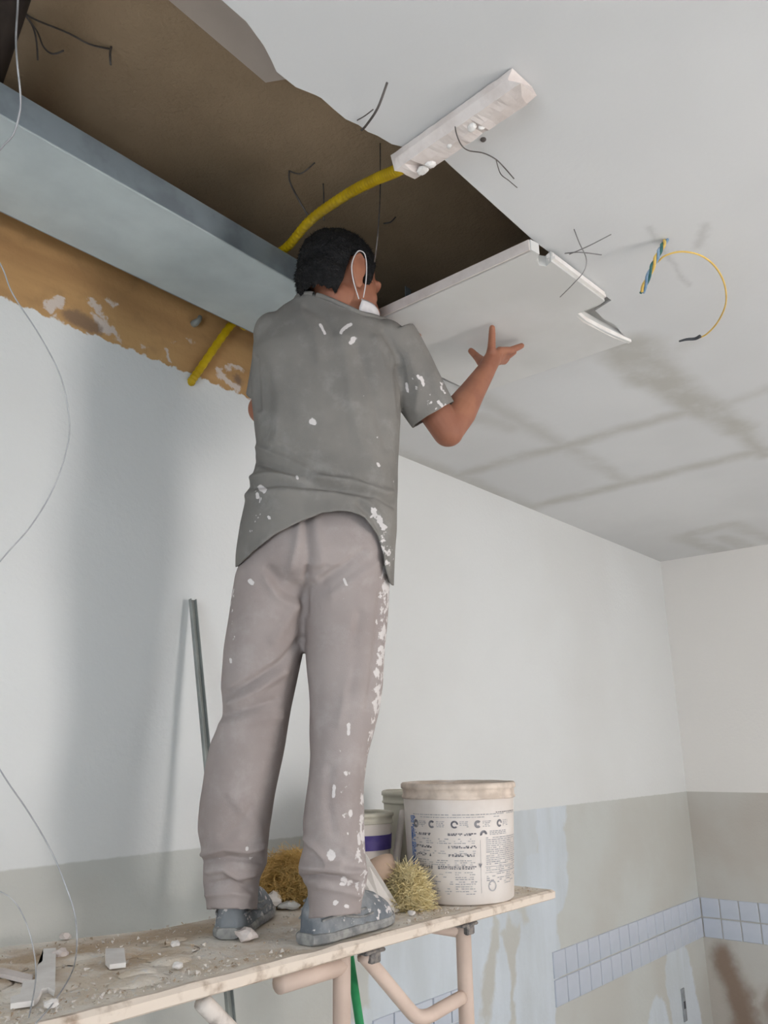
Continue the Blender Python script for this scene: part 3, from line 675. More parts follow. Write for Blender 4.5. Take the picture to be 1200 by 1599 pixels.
def chunk(px, py, s, label, mat='plaster', seed=0, flatk=.6):
    p = at(px, py, z=ZP+s*.3); bm = bmesh.new(); bmesh.ops.create_icosphere(bm, subdivisions=2, radius=s)
    for v in bm.verts:
        v.co *= 1+.45*mnoise.noise(v.co/s*1.3+Vector((seed, 0, 0))); v.co.z *= flatk
    lo = min(v.co.z for v in bm.verts)
    for v in bm.verts: v.co += Vector((p[0], p[1], ZP-lo+.0006))
    return tag(obj('plaster_chunk', bm, MAT[mat]), label, 'plaster chunk')
chunk(385, 1466, .022, 'pinkish plaster chunk beside the left shoe heel', 'plaster_raw', 3)
chunk(277, 1513, .010, 'small white plaster chunk near the front edge between offcut and left shoe', seed=4)
chunk(273, 1478, .010, 'small white plaster chunk left of the left shoe', seed=5)
chunk(102, 1466, .012, 'pale plaster chunk above the L-shaped offcut at the board back', 'plaster_raw', 6)
chunk(95, 1494, .014, 'pinkish plaster chunk right of the L-shaped offcut', 'plaster_raw', 7)
chunk(655, 1421, .012, 'white plaster chunk between the offcut and the printed bucket', seed=8, flatk=.4)
chunk(643, 1429, .010, 'white plaster chunk at the toe of the right shoe', seed=9)
chunk(80, 1573, .012, 'small white plaster chunk below the L-shaped offcut', seed=10)
chunk(427, 1416, .024, 'grey-white plaster lump between the shoes', seed=11, flatk=.9)
chunk(452, 1416, .028, 'flat pale plaster lump by the golden sisal', 'panel', 12, .35)
RHEEL, LHEEL = np.array([1.275, 1.305, ZP+.001]), np.array([1.215, 1.478, ZP+.001])
RDIR = np.array([.992, .125, 0]); LDIR = np.array([.80, .60, 0])
def shoegap(x, y):
    p = np.array([x, y]); r = 9
    for h_, d_ in ((RHEEL, RDIR), (LHEEL, LDIR)):
        q = p-h_[:2]; t = min(max(q@d_[:2], 0), .305); r = min(r, np.linalg.norm(q-d_[:2]*t))
    return r
KEEP = [(pc[0], pc[1], .10), (2.054, 1.622, .12), (bw[0], bw[1], .07)]
bm = bmesh.new()
for i in range(2600):
    x = rng.uniform(.3, 2.15); ymax = 1.70 if x > 1.2 else 1.70+(1.2-x)*.2
    y = 1.274+(ymax-1.284)*rng.random()
    if rng.random() < .35: y = 1.274+abs(rng.normal())*.035
    if (x-bc[0])**2+(y-bc[1])**2 < .15**2 or shoegap(x, y) < .058 or any((x-a_)**2+(y-b_)**2 < r_*r_ for a_, b_, r_ in KEEP): continue
    s = .0016+.0042*rng.random()**3
    vs = [bm.verts.new(Vector((x, y, ZP+s*.62+.0004))+s*Vector((random.uniform(-1, 1), random.uniform(-1, 1), random.uniform(-.6, .9)))) for _ in range(5)]
    for a, b, c_ in ((0, 1, 2), (0, 2, 3), (0, 3, 4), (0, 4, 1), (1, 3, 2), (1, 4, 3)): bm.faces.new((vs[a], vs[b], vs[c_]))
def rubmat():
    m = MT('plaster_crumbs', .95, .1); m.color(m.mix(m.ramp(m.noise(45, 2), .45, .6), lin((220, 212, 204)), lin((176, 156, 134)))); return m.m
tag(obj('plaster_rubble', bm, rubmat()), 'plaster crumbs and dust scattered over the platform', 'rubble', kind='stuff')
bm = bmesh.new()                                                  # low dust drifts
for i in range(26):
    x = rng.uniform(.5, 1.3); y = rng.uniform(1.34, 1.64); s = rng.uniform(.03, .07)
    if shoegap(x, y) < s+.06: continue
    ellipsoid(bm, (x, y, ZP-.002), ((s, 0, 0), (0, s*.7, 0), (0, 0, rng.uniform(.005, .011))), 14)
jitter(bm, .003, 60, 3)
for v in bm.verts: v.co.z = max(v.co.z, ZP+.0004)
tag(obj('plaster_dust', bm, MAT['plank'], smooth=True), 'low drifts of plaster dust on the platform', 'dust', kind='stuff')

# ------------------------------------------------------------------ thin wires hanging at the left
bm = bmesh.new()
W1 = [(26, -90), (28, 0), (25, 60), (27, 100), (32, 150), (30, 180), (20, 212), (0, 235), (-45, 300), (-40, 360), (0, 412), (20, 460), (62, 525), (95, 590), (108, 655), (105, 700), (85, 760), (50, 820), (0, 878), (-60, 960), (-70, 1080), (0, 1203), (45, 1270), (80, 1330), (103, 1385), (117, 1430), (120, 1480)]
P1 = [M(a, b, 1.02+.30*min(1, max(0, (b-100)/600))) for a, b in W1]; P1[0] = M(27, -60, 1.0)
P1 += [at(112, 1520, z=ZP+.012), at(85, 1565, z=ZP+.010), at(55, 1600, z=ZP+.010)]
tube(bm, P1, [.0016]*8+[.0012]*(len(P1)-8), 6, sub=8); tag(obj('hanging_wire', bm, MAT['wirebright'], smooth=True), 'long thin pale wire dangling from the ceiling opening down the left side', 'wire')
P2 = [(-40, 1385), (0, 1393), (25, 1412), (42, 1445), (52, 1482), (56, 1515)]
P2 = [M(a, b, 1.47+.03*0) for a, b in P2]+[at(54, 1545, z=ZP+.026), at(45, 1590, z=ZP+.005)]
bm = bmesh.new(); tube(bm, P2, .0011, 6, sub=8); tag(obj('hanging_wire', bm, MAT['wirebright'], smooth=True), 'short thin wire arching over the L-shaped offcut at the lower left', 'wire')

# ------------------------------------------------------------------ the worker
man = empty('person', (1.38, 1.42, ZP)); tag(man, 'worker in grey t-shirt and taupe trousers reaching up to a ceiling panel', 'person')
def remesh(bm, voxel, smooth=4, name='x'):
    me = bpy.data.meshes.new(name); bmesh.ops.recalc_face_normals(bm, faces=bm.faces); bm.to_mesh(me); bm.free()
    o = bpy.data.objects.new(name, me); COL.objects.link(o)
    r = o.modifiers.new('r', 'REMESH'); r.mode = 'VOXEL'; r.voxel_size = voxel
    s = o.modifiers.new('s', 'SMOOTH'); s.factor = .5; s.iterations = smooth
    dg = bpy.context.evaluated_depsgraph_get(); out = bpy.data.meshes.new_from_object(o.evaluated_get(dg))
    bpy.data.objects.remove(o); bpy.data.meshes.remove(me); return out
def getv(me):
    a = np.empty(len(me.vertices)*3); me.vertices.foreach_get('co', a); return a.reshape(-1, 3)
def getn(me):
    a = np.empty(len(me.vertices)*3); me.vertex_normals.foreach_get('vector', a); return a.reshape(-1, 3)
def setv(me, V): me.vertices.foreach_set('co', V.ravel()); me.update()
def ering(c, ax, ay, n=40, p=2.3):
    r = []
    for k in range(n):
        a = 2*math.pi*k/n; cx, sy = math.cos(a), math.sin(a)
        r.append(np.asarray(c)+np.asarray(ax)*math.copysign(abs(cx)**(2/p), cx)+np.asarray(ay)*math.copysign(abs(sy)**(2/p), sy))
    return r
def pring(y, xl, xr, D, dep, dback=0, p=2.3):
    L, R_ = M(xl, y, D), M(xr, y, D); c = (L+R_)/2+FH*(-dback)
    return ering(c, (R_-L)/2, FH*dep, 40, p)
def chain(bm, pts, n=16):
    """tapered limb of joined capsules: [(point, radius), ...]"""
    for p, r in pts: ellipsoid(bm, p, ((r, 0, 0), (0, r, 0), (0, 0, r)), n)
    for (p, r), (q, s) in zip(pts, pts[1:]):
        tube(bm, [p, q], [r, s], n)
def segd(P, pts):
    """distance (and parameter) of 2-D points to a polyline"""
    best = np.full(len(P), 1e9); 
    for a, b in zip(pts, pts[1:]):
        a, b = np.array(a, float), np.array(b, float); ba = b-a
        h = np.clip(((P-a)@ba)/max(ba@ba, 1e-9), 0, 1); best = np.minimum(best, np.linalg.norm(P-a-h[:, None]*ba, axis=1))
    return best
def signed(P, pts):
    """signed distance across a polyline (positive below/right of its direction)"""
    best = np.full(len(P), 1e9); sg = np.zeros(len(P))
    for a, b in zip(pts, pts[1:]):
        a, b = np.array(a, float), np.array(b, float); ba = b-a
        h = np.clip(((P-a)@ba)/max(ba@ba, 1e-9), 0, 1); q = P-a-h[:, None]*ba; d = np.linalg.norm(q, axis=1)
        s = np.sign(ba[0]*q[:, 1]-ba[1]*q[:, 0]); m = d < best; best[m] = d[m]; sg[m] = s[m]
    return best*sg
def noise3(V, f, seed=0):
    return np.array([mnoise.noise(Vector(v)*f+Vector((seed, seed, seed))) for v in V])
def folds(me, lst, wr=0, wf=18):
    V = getv(me); N = getn(me); P = proj(V)
    back = np.clip(-(N@FH)*2.2+.02, 0, 1)
    d = np.zeros(len(V))
    for pts, w, amp in lst:
        q = segd(P, pts); d += amp*np.exp(-(q/w)**2)*back
    if wr: d += wr*noise3(V, wf, 3)
    setv(me, V+N*d[:, None])
def attrs(me, dust, splats):
    V = getv(me); P = proj(V); N = getn(me); back = (N@FH) < .35
    a = np.zeros(len(V)); b = np.zeros(len(V))
    for pts, w, k in dust: a = np.maximum(a, k*np.exp(-(segd(P, pts)/w)**2)*back)
    for pts, r in splats: b = np.maximum(b, np.clip(1.1-segd(P, pts)/r*.7, 0, 1)*back)
    for nm, arr in (('dust', a), ('splat', b)):
        at_ = me.attributes.new(nm, 'FLOAT', 'POINT'); at_.data.foreach_set('value', arr.astype(np.float32))
def cut(me, keep, snap=None):
    """delete faces whose vertices all fail keep"""
    V = getv(me); k = keep(V)
    bm = bmesh.new(); bm.from_mesh(me); bm.verts.ensure_lookup_table()
    bmesh.ops.delete(bm, geom=[f for f in bm.faces if not any(k[v.index] for v in f.verts)], context='FACES')
    bmesh.ops.delete(bm, geom=[v for v in bm.verts if not v.link_faces], context='VERTS')
    bnd = [v for v in bm.verts if any(e_.is_boundary for e_ in v.link_edges)]
    for _ in range(6):
        nw = {}
        for v in bnd:
            nb = [e_.other_vert(v).co for e_ in v.link_edges if e_.is_boundary]
            if len(nb) == 2: nw[v] = v.co*.4+(nb[0]+nb[1])*.3
        for v, c_ in nw.items(): v.co = c_
    bm.to_mesh(me); bm.free(); me.update()
def finish(name, me, mat, parent, thick=0, smooth=True):
    me.name = name
    me.materials.clear(); o = link(name, me, mat, parent)
    me.polygons.foreach_set('use_smooth', [smooth]*len(me.polygons))
    if thick:
        s = o.modifiers.new('thickness', 'SOLIDIFY'); s.thickness = thick; s.offset = -1
    return o

# --- joints
HC = M(533, 444, 1.765)                                           # head centre
yaw = math.radians(52); F0 = FH*math.cos(yaw)+RH*math.sin(yaw); S0 = RH*math.cos(yaw)-FH*math.sin(yaw)
tl = math.radians(-10); HF = F0*math.cos(tl)+UP*math.sin(tl); HU = UP*math.cos(tl)-F0*math.sin(tl); HS = S0
def hp(f, s, u): return HC+HF*f+HS*s+HU*u
def hell(bm, c, r, seg=24, rot=None): ellipsoid(bm, hp(*c), (HF*r[0], HS*r[1], HU*r[2]), seg)
SHR = M(607, 535, 1.82); ELR = M(700, 672, 1.90); WRR = M(758, 582, 2.005)
SHL = M(432, 545, 1.84); ELL = M(412, 640, 1.95); 
HL_ = np.array([1.50, 1.285, pz(1.5)-.022])                        # left palm under the panel
def hand(bm, wrist, tips, knuckles, thumb, palm):
    chain(bm, [(wrist, .026), (palm, .024)], 14)
    for k in knuckles: chain(bm, [(palm+(k-palm)*.15, .021), (k, .0125)], 12)
    for k, (mid, tip) in zip(knuckles, tips):
        r = .0105
        chain(bm, [(k, r+.0015), (mid, r), (mid+(tip-mid)*.55, r*.93), (tip, r*.8)], 12)
    chain(bm, [(palm*.5+wrist*.5, .020), (thumb[0], .0155), (thumb[1], .0115), (thumb[2], .0092)], 12)

bm = bmesh.new()
# head
hell(bm, (-.012, 0, .028), (.098, .076, .090)); hell(bm, (.040, 0, -.025), (.058, .063, .085)); hell(bm, (.042, 0, -.072), (.052, .055, .044)); hell(bm, (.078, 0, -.106), (.022, .026, .018))
hell(bm, (.082, 0, .026), (.020, .048, .013)); hell(bm, (.064, .034, -.028), (.022, .024, .026)); hell(bm, (.064, -.034, -.028), (.022, .024, .026))
chain(bm, [(hp(.093, 0, .012), .008), (hp(.113, 0, -.026), .012)], 12); hell(bm, (.106, 0, -.034), (.012, .017, .009))
hell(bm, (.096, 0, -.060), (.008, .022, .006)); hell(bm, (.093, 0, -.071), (.008, .020, .006))
for sgn in (1, -1):
    hell(bm, (-.006, sgn*.082, .000), (.022, .008, .035)); hell(bm, (.002, sgn*.078, -.036), (.013, .007, .018)); chain(bm, [(hp(.006, sgn*.085, .026), .0045), (hp(-.014, sgn*.088, .032), .005), (hp(-.027, sgn*.089, .014), .005), (hp(-.026, sgn*.087, -.012), .005), (hp(-.012, sgn*.081, -.036), .005)], 8)
nb = M(528, 508, 1.805)
chain(bm, [(hp(-.002, 0, -.045), .055), (M(531, 492, 1.785), .052), (nb, .058)], 24)
# torso core
def core(y, xl, xr, D, dep): return pring(y, xl, xr, D, dep)
ring_loft(bm, [core(500, 490, 560, 1.81, .05), core(520, 450, 595, 1.82, .075), core(560, 420, 605, 1.83, .095), core(650, 420, 605, 1.84, .10), core(740, 422, 600, 1.85, .10), core(830, 405, 598, 1.86, .10), core(890, 400, 590, 1.87, .095), core(920, 420, 570, 1.87, .08)])
# legs
HPL, HPR = M(430, 880, 1.87), M(548, 880, 1.87); KNL, KNR = M(400, 1150, 1.90), M(532, 1150, 1.87)
ANR = RHEEL+RDIR*.075+UP*.09; ANL = LHEEL+LDIR*.075+UP*.09
chain(bm, [(HPL, .072), (KNL, .05), ((KNL*.6+ANL*.4), .05), (ANL, .036)], 20); chain(bm, [(HPR, .072), (KNR, .05), ((KNR*.6+ANR*.4), .05), (ANR, .036)], 20)
for a_, dr in ((ANL, LDIR), (ANR, RDIR)): chain(bm, [(a_-UP*.02, .034), (a_+dr*.06-UP*.045, .032), (a_+dr*.14-UP*.062, .022)], 14)
# right arm
chain(bm, [(SHR, .050), ((SHR+ELR)/2, .044), (ELR-UP*.004, .040)], 20)
m_ = ELR+(WRR-ELR)*.30
chain(bm, [(ELR, .041), (m_, .044), (ELR+(WRR-ELR)*.65, .034), (WRR, .0265)], 20)
# right hand: fingertips on the panel, thumb to the left
ZT = lambda px, py, dz=.010: at(px, py, z=pz(1.62)-dz)
palm = M(769, 562, 2.02)
tipI = ZT(769, 513); tipM = ZT(815, 541); tipR = ZT(803, 551); tipP = ZT(793, 560)
kI, kM, kR, kP = M(768, 545, 2.0), M(781, 549, 2.025), M(784, 556, 2.045), M(782, 564, 2.06)
def mid(k, t, up): return k*.52+t*.48-UP*up
thumbR = [M(753, 566, 2.04), M(746, 559, 2.065), ZT(736, 549, .012)]
hand(bm, WRR, [(mid(kI, tipI, .004), tipI), (mid(kM, tipM, .006), tipM), (mid(kR, tipR, .006), tipR), (mid(kP, tipP, .006), tipP)], [kI, kM, kR, kP], thumbR, palm)
# left arm, mostly hidden in front of the body, palm flat under the panel corner
chain(bm, [(SHL, .046), ((SHL+ELL)/2, .040), (ELL, .036)], 20)
fl = (HL_-ELL); WRL = ELL+fl*.62-UP*.01
chain(bm, [(ELL, .041), (ELL+fl*.2, .043), (ELL+fl*.42, .034), (WRL, .0265)], 20)
px_ = np.array([.85, -.5, 0]); px_ /= np.linalg.norm(px_); py_ = np.array([.5, .85, 0])
kn = [HL_+px_*.03+py_*o_ for o_ in (-.033, -.011, .011, .033)]; ln_ = (.068, .076, .070, .056)
tp = [(k+(px_+py_*s)*l*.5+UP*.002, k+(px_+py_*s)*l+UP*.005) for k, l, s in zip(kn, ln_, (-.25, -.05, .12, .3))]
hand(bm, WRL, tp, kn, [HL_-px_*.03-py_*.03, HL_-px_*.005-py_*.062, HL_+px_*.02-py_*.085], HL_-px_*.015)
body = finish('body', remesh(bm, .0034, 3, 'body'), MAT['skin'], man)
for sgn in (1, -1):
    bm = bmesh.new(); hell(bm, (.072, sgn*.030, .004), (.010, .011, .008), 16); obj('eye', bm, MAT['eye'], man, True)

# --- hair: cropped, dark
bm = bmesh.new(); hell(bm, (-.014, 0, .032), (.107, .087, .104), 48); hell(bm, (-.05, 0, -.015), (.068, .074, .075), 32)
hm = remesh(bm, .004, 2, 'hair')
V = getv(hm); N = getn(hm)
V = V+N*(.0045*noise3(V, 38, 1)+.003*noise3(V, 110, 2))[:, None]; setv(hm, V)
def hairkeep(V):
    q = V-HC; f, s, u = q@HF, q@HS, q@HU; lim = np.where(f > .046, .082, np.where(f > .024, -.016, np.where(f > -.036, .024, -.070)))
    return u > lim+.004*np.sin(f*300+s*200)
cut(hm, hairkeep)
hair = finish('hair', hm, MAT['hair'], man, .006)
bm = bmesh.new()                                                  # short strands over the crop
V = getv(hm); N = getn(hm); idx = rng.choice(len(V), 5200)
for i in idx:
    p = V[i]; n_ = N[i]; t = n_*.6-HU*.55+HF*.2*0+rng.normal(size=3)*.35; t /= np.linalg.norm(t); l = rng.uniform(.004, .009); sd_ = np.cross(t, n_); sd_ = sd_/(np.linalg.norm(sd_)+1e-6)*.0006
    bm.faces.new([bm.verts.new(Vector(x)) for x in (p-sd_, p+sd_, p+t*l)])
o = obj('hair_strands', bm, MAT['hair'], hair, recalc=False); o['kind'] = 'stuff'

# --- mask pushed under the chin, loops round the ears
mk = empty('face_mask', hp(.05, 0, -.1)); mk.parent = man; mk.matrix_parent_inverse = man.matrix_world.inverted()
mk['label'] = 'white face mask pulled down under the chin'
bm = bmesh.new(); rows = []
for i in range(25):
    a = math.radians(-100+200*i/24); row = []
    for j in range(9):
        v = j/8; e_ = abs(i-12)/12
        top = -.046-.024*e_; bot = -.130+.006*e_
        u = top+(bot-top)*v
        k = math.sqrt(max(.30, 1-((u+.068)/.085)**2))
        rr = .0035*math.sin(v*math.pi*4)
        row.append(bm.verts.new(Vector(hp(.036+(.068*k+.004+rr)*math.cos(a), (.066*k+.004+rr)*math.sin(a), u))))
    rows.append(row)
for a_, b_ in zip(rows, rows[1:]):
    for j in range(8): bm.faces.new((a_[j], a_[j+1], b_[j+1], b_[j]))
o = obj('mask_cloth', bm, MAT['mask'], mk, True); sm = o.modifiers.new('t', 'SOLIDIFY'); sm.thickness = .0018; sm.offset = 1
for sgn in (1, -1):
    bm = bmesh.new()
    tube(bm, [hp(.026, sgn*.073, -.066), hp(.020, sgn*.083, -.030), hp(.010, sgn*.090, .012), hp(-.004, sgn*.094, .036), hp(-.024, sgn*.096, .028), hp(-.032, sgn*.093, -.012), hp(-.016, sgn*.084, -.045), hp(.014, sgn*.074, -.078)], .0015, 6, sub=6)
    obj('ear_loop', bm, MAT['mask'], mk, True)

# --- trousers
bm = bmesh.new()
hips = [(790, 412, 606, 1.86, .105, 0), (820, 396, 606, 1.86, .118, .008), (850, 386, 607, 1.865, .130, .018), (880, 378, 607, 1.868, .134, .022), (905, 373, 607, 1.87, .128, .018), (922, 376, 602, 1.87, .112, .010), (936, 400, 575, 1.872, .06, 0)]
ring_loft(bm, [pring(*h) for h in hips][::-1])
LL = [(840, 400, 496, 1.866, .10, .02), (905, 371, 484, 1.868, .112, .014), (960, 362, 483, 1.87, .106, .008), (1020, 352, 473, 1.875, .098, .004), (1075, 347, 460, 1.885, .092, 0), (1105, 350, 454, 1.89, .09, 0), (1125, 347, 451, 1.892, .09, 0), (1160, 332, 446, 1.90, .092, .004), (1200, 324, 438, 1.905, .092, .008), (1250, 316, 429, 1.91, .092, .01), (1295, 313, 421, 1.918, .088, .008), (1330, 318, 417, 1.922, .084, .004), (1350, 320, 417, 1.925, .086, .004), (1375, 320, 405, 1.928, .082, 0), (1400, 325, 402, 1.93, .082, 0), (1440, 327, 400, 1.93, .08, 0)]
RL = [(840, 486, 604, 1.866, .10, .02), (905, 473, 608, 1.866, .112, .014), (960, 473, 605, 1.866, .106, .008), (1020, 477, 601, 1.866, .098, .002), (1075, 483, 597, 1.866, .094, 0), (1110, 485, 592, 1.866, .092, 0), (1180, 485, 575, 1.862, .088, .002), (1240, 479, 569, 1.86, .09, .006), (1285, 475, 569, 1.86, .09, .006), (1320, 476, 571, 1.86, .09, .004), (1345, 468, 573, 1.86, .09, .002), (1365, 467, 577, 1.86, .09, 0), (1385, 482, 573, 1.862, .086, 0), (1405, 481, 566, 1.862, .084, 0), (1450, 478, 560, 1.862, .08, 0)]
ring_loft(bm, [pring(*h) for h in LL][::-1]); ring_loft(bm, [pring(*h) for h in RL][::-1])
pm = remesh(bm, .0042, 12, 'trousers')
folds(pm, [
    ([(478, 815), (482, 870), (479, 905)], 7, -.009), ([(479, 890), (479, 960)], 4, -.006), ([(478, 903), (492, 894), (508, 886)], 6, -.006), ([(494, 812), (499, 850), (503, 885)], 9, .004),
    ([(470, 818), (465, 850), (455, 890)], 7, .006), ([(505, 905), (535, 885), (568, 862)], 7, -.007), ([(520, 930), (560, 905), (590, 880)], 9, .005), ([(420, 890), (440, 920), (470, 935)], 8, -.006), ([(415, 905), (436, 935), (460, 950)], 8, .006),
    ([(355, 1085), (400, 1060), (440, 1035), (470, 1000)], 6, -.009), ([(360, 1100), (405, 1078), (445, 1050)], 7, .008), ([(352, 1118), (385, 1108), (430, 1095)], 7, -.007), ([(350, 1135), (390, 1125), (440, 1120)], 9, .006), ([(430, 1000), (450, 970), (468, 930)], 9, .006),
    ([(545, 1080), (555, 1020), (562, 960)], 9, -.006), ([(530, 1130), (545, 1060), (560, 1000)], 8, .004), ([(575, 1110), (590, 1000), (596, 930)], 6, -.006),
    ([(318, 1335), (350, 1325), (385, 1330), (418, 1322)], 5, .009), ([(320, 1346), (360, 1340), (400, 1345), (416, 1350)], 4, -.010), ([(325, 1362), (350, 1358), (370, 1372), (395, 1366)], 5, .008), ([(330, 1382), (360, 1376), (390, 1390)], 4, -.007), ([(325, 1398), (360, 1394), (400, 1402)], 5, .006),
    ([(480, 1310), (495, 1330), (510, 1350), (530, 1352)], 5, .010), ([(470, 1372), (500, 1369), (530, 1372), (560, 1382)], 4, -.014), ([(475, 1355), (505, 1358), (540, 1362), (572, 1362)], 6, .010), ([(500, 1385), (530, 1390), (560, 1398)], 6, .006), ([(490, 1330), (503, 1345)], 4, -.006), ([(540, 1330), (560, 1345), (572, 1350)], 5, .006),
    ([(360, 1240), (400, 1290), (415, 1320)], 9, .004), ([(350, 1310), (375, 1290), (392, 1262)], 7, -.004),
    ([(520, 1300), (512, 1260), (515, 1200)], 8, -.004)], .0035, 11)
def trkeep(V):
    P = proj(V); left = P[:, 0] < 440
    return np.where(left, P[:, 1] < 1419, P[:, 1] < 1432-.10*(P[:, 0]-500))
cut(pm, trkeep)
attrs(pm, [([(604, 890), (600, 950), (597, 1010), (592, 1060), (588, 1110)], 16, .92), ([(588, 1110), (578, 1160), (570, 1240)], 12, .8), ([(568, 1240), (565, 1330), (570, 1380)], 18, .85), ([(545, 1380), (570, 1400)], 22, .8), ([(366, 920), (362, 1000)], 14, .72),
           ([(330, 1340), (400, 1342)], 12, .6), ([(520, 870), (580, 1000)], 60, .52), ([(350, 1300), (390, 1400)], 40, .5), ([(540, 1150), (540, 1300)], 30, .6)],
      [([(516, 1335), (517, 1338)], 8), ([(545, 1132), (545, 1148)], 3), ([(522, 1228), (521, 1245)], 3), ([(391, 908), (393, 911)], 4.5), ([(560, 1305), (562, 1318)], 3), ([(523, 1412), (526, 1410)], 4), ([(541, 1415), (543, 1416)], 3.5), ([(548, 1268), (548, 1274)], 3.5), ([(578, 1228), (576, 1240)], 2.5), ([(540, 1208), (541, 1209)], 3.5), ([(386, 1325), (386, 1327)], 2.5), ([(538, 906), (541, 914)], 2.5), ([(545, 1380), (549, 1378)], 4), ([(533, 1381), (537, 1382)], 3), ([(360, 1030), (361, 1036)], 2)])
finish('trousers', pm, MAT['pants'], man, .003)

# --- t-shirt
bm = bmesh.new()
tor = [(456, 494, 532, 1.785, .066, .0), (466, 487, 540, 1.79, .070, .0), (475, 470, 550, 1.795, .075, .0), (484, 453, 561, 1.80, .082, .0), (494, 436, 574, 1.805, .090, 0), (504, 426, 588, 1.81, .098, 0), (516, 415, 603, 1.815, .106, 0), (532, 407, 622, 1.82, .115, .004), (565, 396, 627, 1.825, .125, .01), (610, 393, 627, 1.83, .128, .012), (655, 399, 626, 1.835, .128, .01), (700, 403, 624, 1.84, .128, .006), (740, 399, 622, 1.848, .132, .006), (785, 388, 621, 1.855, .142, .012), (830, 379, 621, 1.86, .150, .018), (875, 373, 619, 1.865, .152, .02), (930, 370, 614, 1.865, .150, .018)]
ring_loft(bm, [pring(*h) for h in tor][::-1])
def sleeve(bm, a, b, ra, rb, ex=.04):
    d = (b-a)/np.linalg.norm(b-a); s = np.cross(d, FH); s /= np.linalg.norm(s); t = np.cross(d, s)
    rings = []
    for q in np.linspace(-.12, 1+ex/np.linalg.norm(b-a), 9):
        r = ra+(rb-ra)*min(max(q, 0), 1); rings.append(ering(a+(b-a)*q, s*r, t*r, 30, 2))
    ring_loft(bm, rings)
CUR = M(676, 647, 1.87); CUL = M(415, 620, 1.925)
sleeve(bm, M(612, 545, 1.822), CUR, .078, .060); sleeve(bm, SHL+UP*.0, CUL, .060, .050)
ellipsoid(bm, M(601, 540, 1.82), (RH*.060, FH*.085, UP*.056), 20); ellipsoid(bm, M(430, 530, 1.82), (RH*.055, FH*.085, UP*.058), 20)
tm = remesh(bm, .0042, 6, 't_shirt')
folds(tm, [
    ([(403, 700), (440, 715), (500, 745), (560, 762), (610, 770)], 6, .007), ([(400, 722), (440, 735), (500, 758), (580, 768), (615, 790)], 5, -.009), ([(388, 748), (420, 742), (480, 748), (550, 752), (600, 775)], 5, .008), ([(392, 762), (440, 757), (520, 764), (580, 775)], 4, -.008), ([(385, 775), (430, 768), (520, 772), (575, 785), (605, 820)], 6, .006), ([(560, 785), (590, 815), (606, 860)], 5, -.008),
    ([(430, 690), (470, 715), (520, 735)], 7, .005), ([(535, 530), (545, 600), (560, 680), (590, 740)], 10, .005), ([(560, 540), (580, 610), (605, 700)], 8, -.006), ([(585, 530), (610, 600), (624, 660)], 7, .005), ([(600, 520), (625, 560), (632, 600)], 5, -.006), ([(622, 575), (622, 610), (626, 650)], 5, -.012), ([(480, 480), (505, 495), (520, 520)], 6, -.004), ([(470, 490), (490, 520), (500, 560)], 9, .004),
    ([(640, 560), (655, 600), (650, 640)], 7, .005), ([(665, 590), (675, 615), (690, 640)], 6, -.004), ([(405, 560), (420, 620), (415, 680)], 9, -.004), ([(420, 560), (436, 620), (430, 690)], 10, .004), ([(398, 560), (402, 600), (404, 640)], 4, -.008)], .004, 10)
HEM = [(340, 905), (374, 880), (392, 862), (430, 832), (472, 812), (505, 799), (540, 796), (570, 806), (590, 832), (600, 860), (605, 890), (612, 912), (640, 925)]
nR = (CUR-M(612, 545, 1.822)); nR /= np.linalg.norm(nR); nL = (CUL-SHL); nL /= np.linalg.norm(nL)
midp = M(500, 850, 1.86)
NCK = np.cross(M(580, 502, 1.725)-M(497, 469, 1.725), FH-UP*.38); NCK /= np.linalg.norm(NCK)
def shkeep(V):
    P = proj(V); fr = (V-midp)@FH > .02
    s = signed(P, HEM)
    k = np.where(fr, V[:, 2] > midp[2]-.07, s < 0)
    def beyond(c_, n_, rad, far):
        q = V-c_; t = q@n_
        return (t > 0) & (t < far) & (np.linalg.norm(q-t[:, None]*n_, axis=1) < rad)
    r = beyond(CUR, nR, .085, .07); l = beyond(CUL, nL, .064, .06) & ((V-CUL)@RH < .03)
    neck = ((V-M(497, 469, 1.725))@NCK > 0) & (np.linalg.norm(V-M(535, 480, 1.80), axis=1) < .12)
    return k & ~r & ~l & ~neck
cut(tm, shkeep)
attrs(tm, [([(585, 800), (600, 830), (606, 880)], 14, .9), ([(400, 775), (405, 800), (396, 830)], 16, .7), ([(640, 590), (660, 610), (690, 640)], 22, .72), ([(690, 600), (700, 640)], 8, .75), ([(500, 505), (550, 540)], 20, .5), ([(612, 700), (620, 760)], 12, .62), ([(560, 600), (600, 700)], 40, .5)],
      [([(533, 520), (538, 513), (548, 508)], 3), ([(549, 535), (553, 530)], 5), ([(500, 508), (508, 522)], 2.5), ([(488, 658), (491, 661)], 5.5), ([(407, 762), (412, 766)], 5), ([(402, 772), (403, 778)], 3), ([(464, 745), (465, 748)], 2.5), ([(658, 590), (662, 602)], 3), ([(635, 600), (637, 612)], 2.5), ([(653, 588), (655, 592)], 2.5), ([(420, 808), (421, 810)], 2.5), ([(685, 628), (692, 636)], 3), ([(590, 725), (592, 728)], 2.5)])
shirt = finish('t_shirt', tm, MAT['shirt'], man, .003)
bm = bmesh.new(); bm.from_mesh(tm); cc = Vector(M(535, 480, 1.80))
be = [e_ for e_ in bm.edges if e_.is_boundary and (e_.verts[0].co-cc).length < .15]
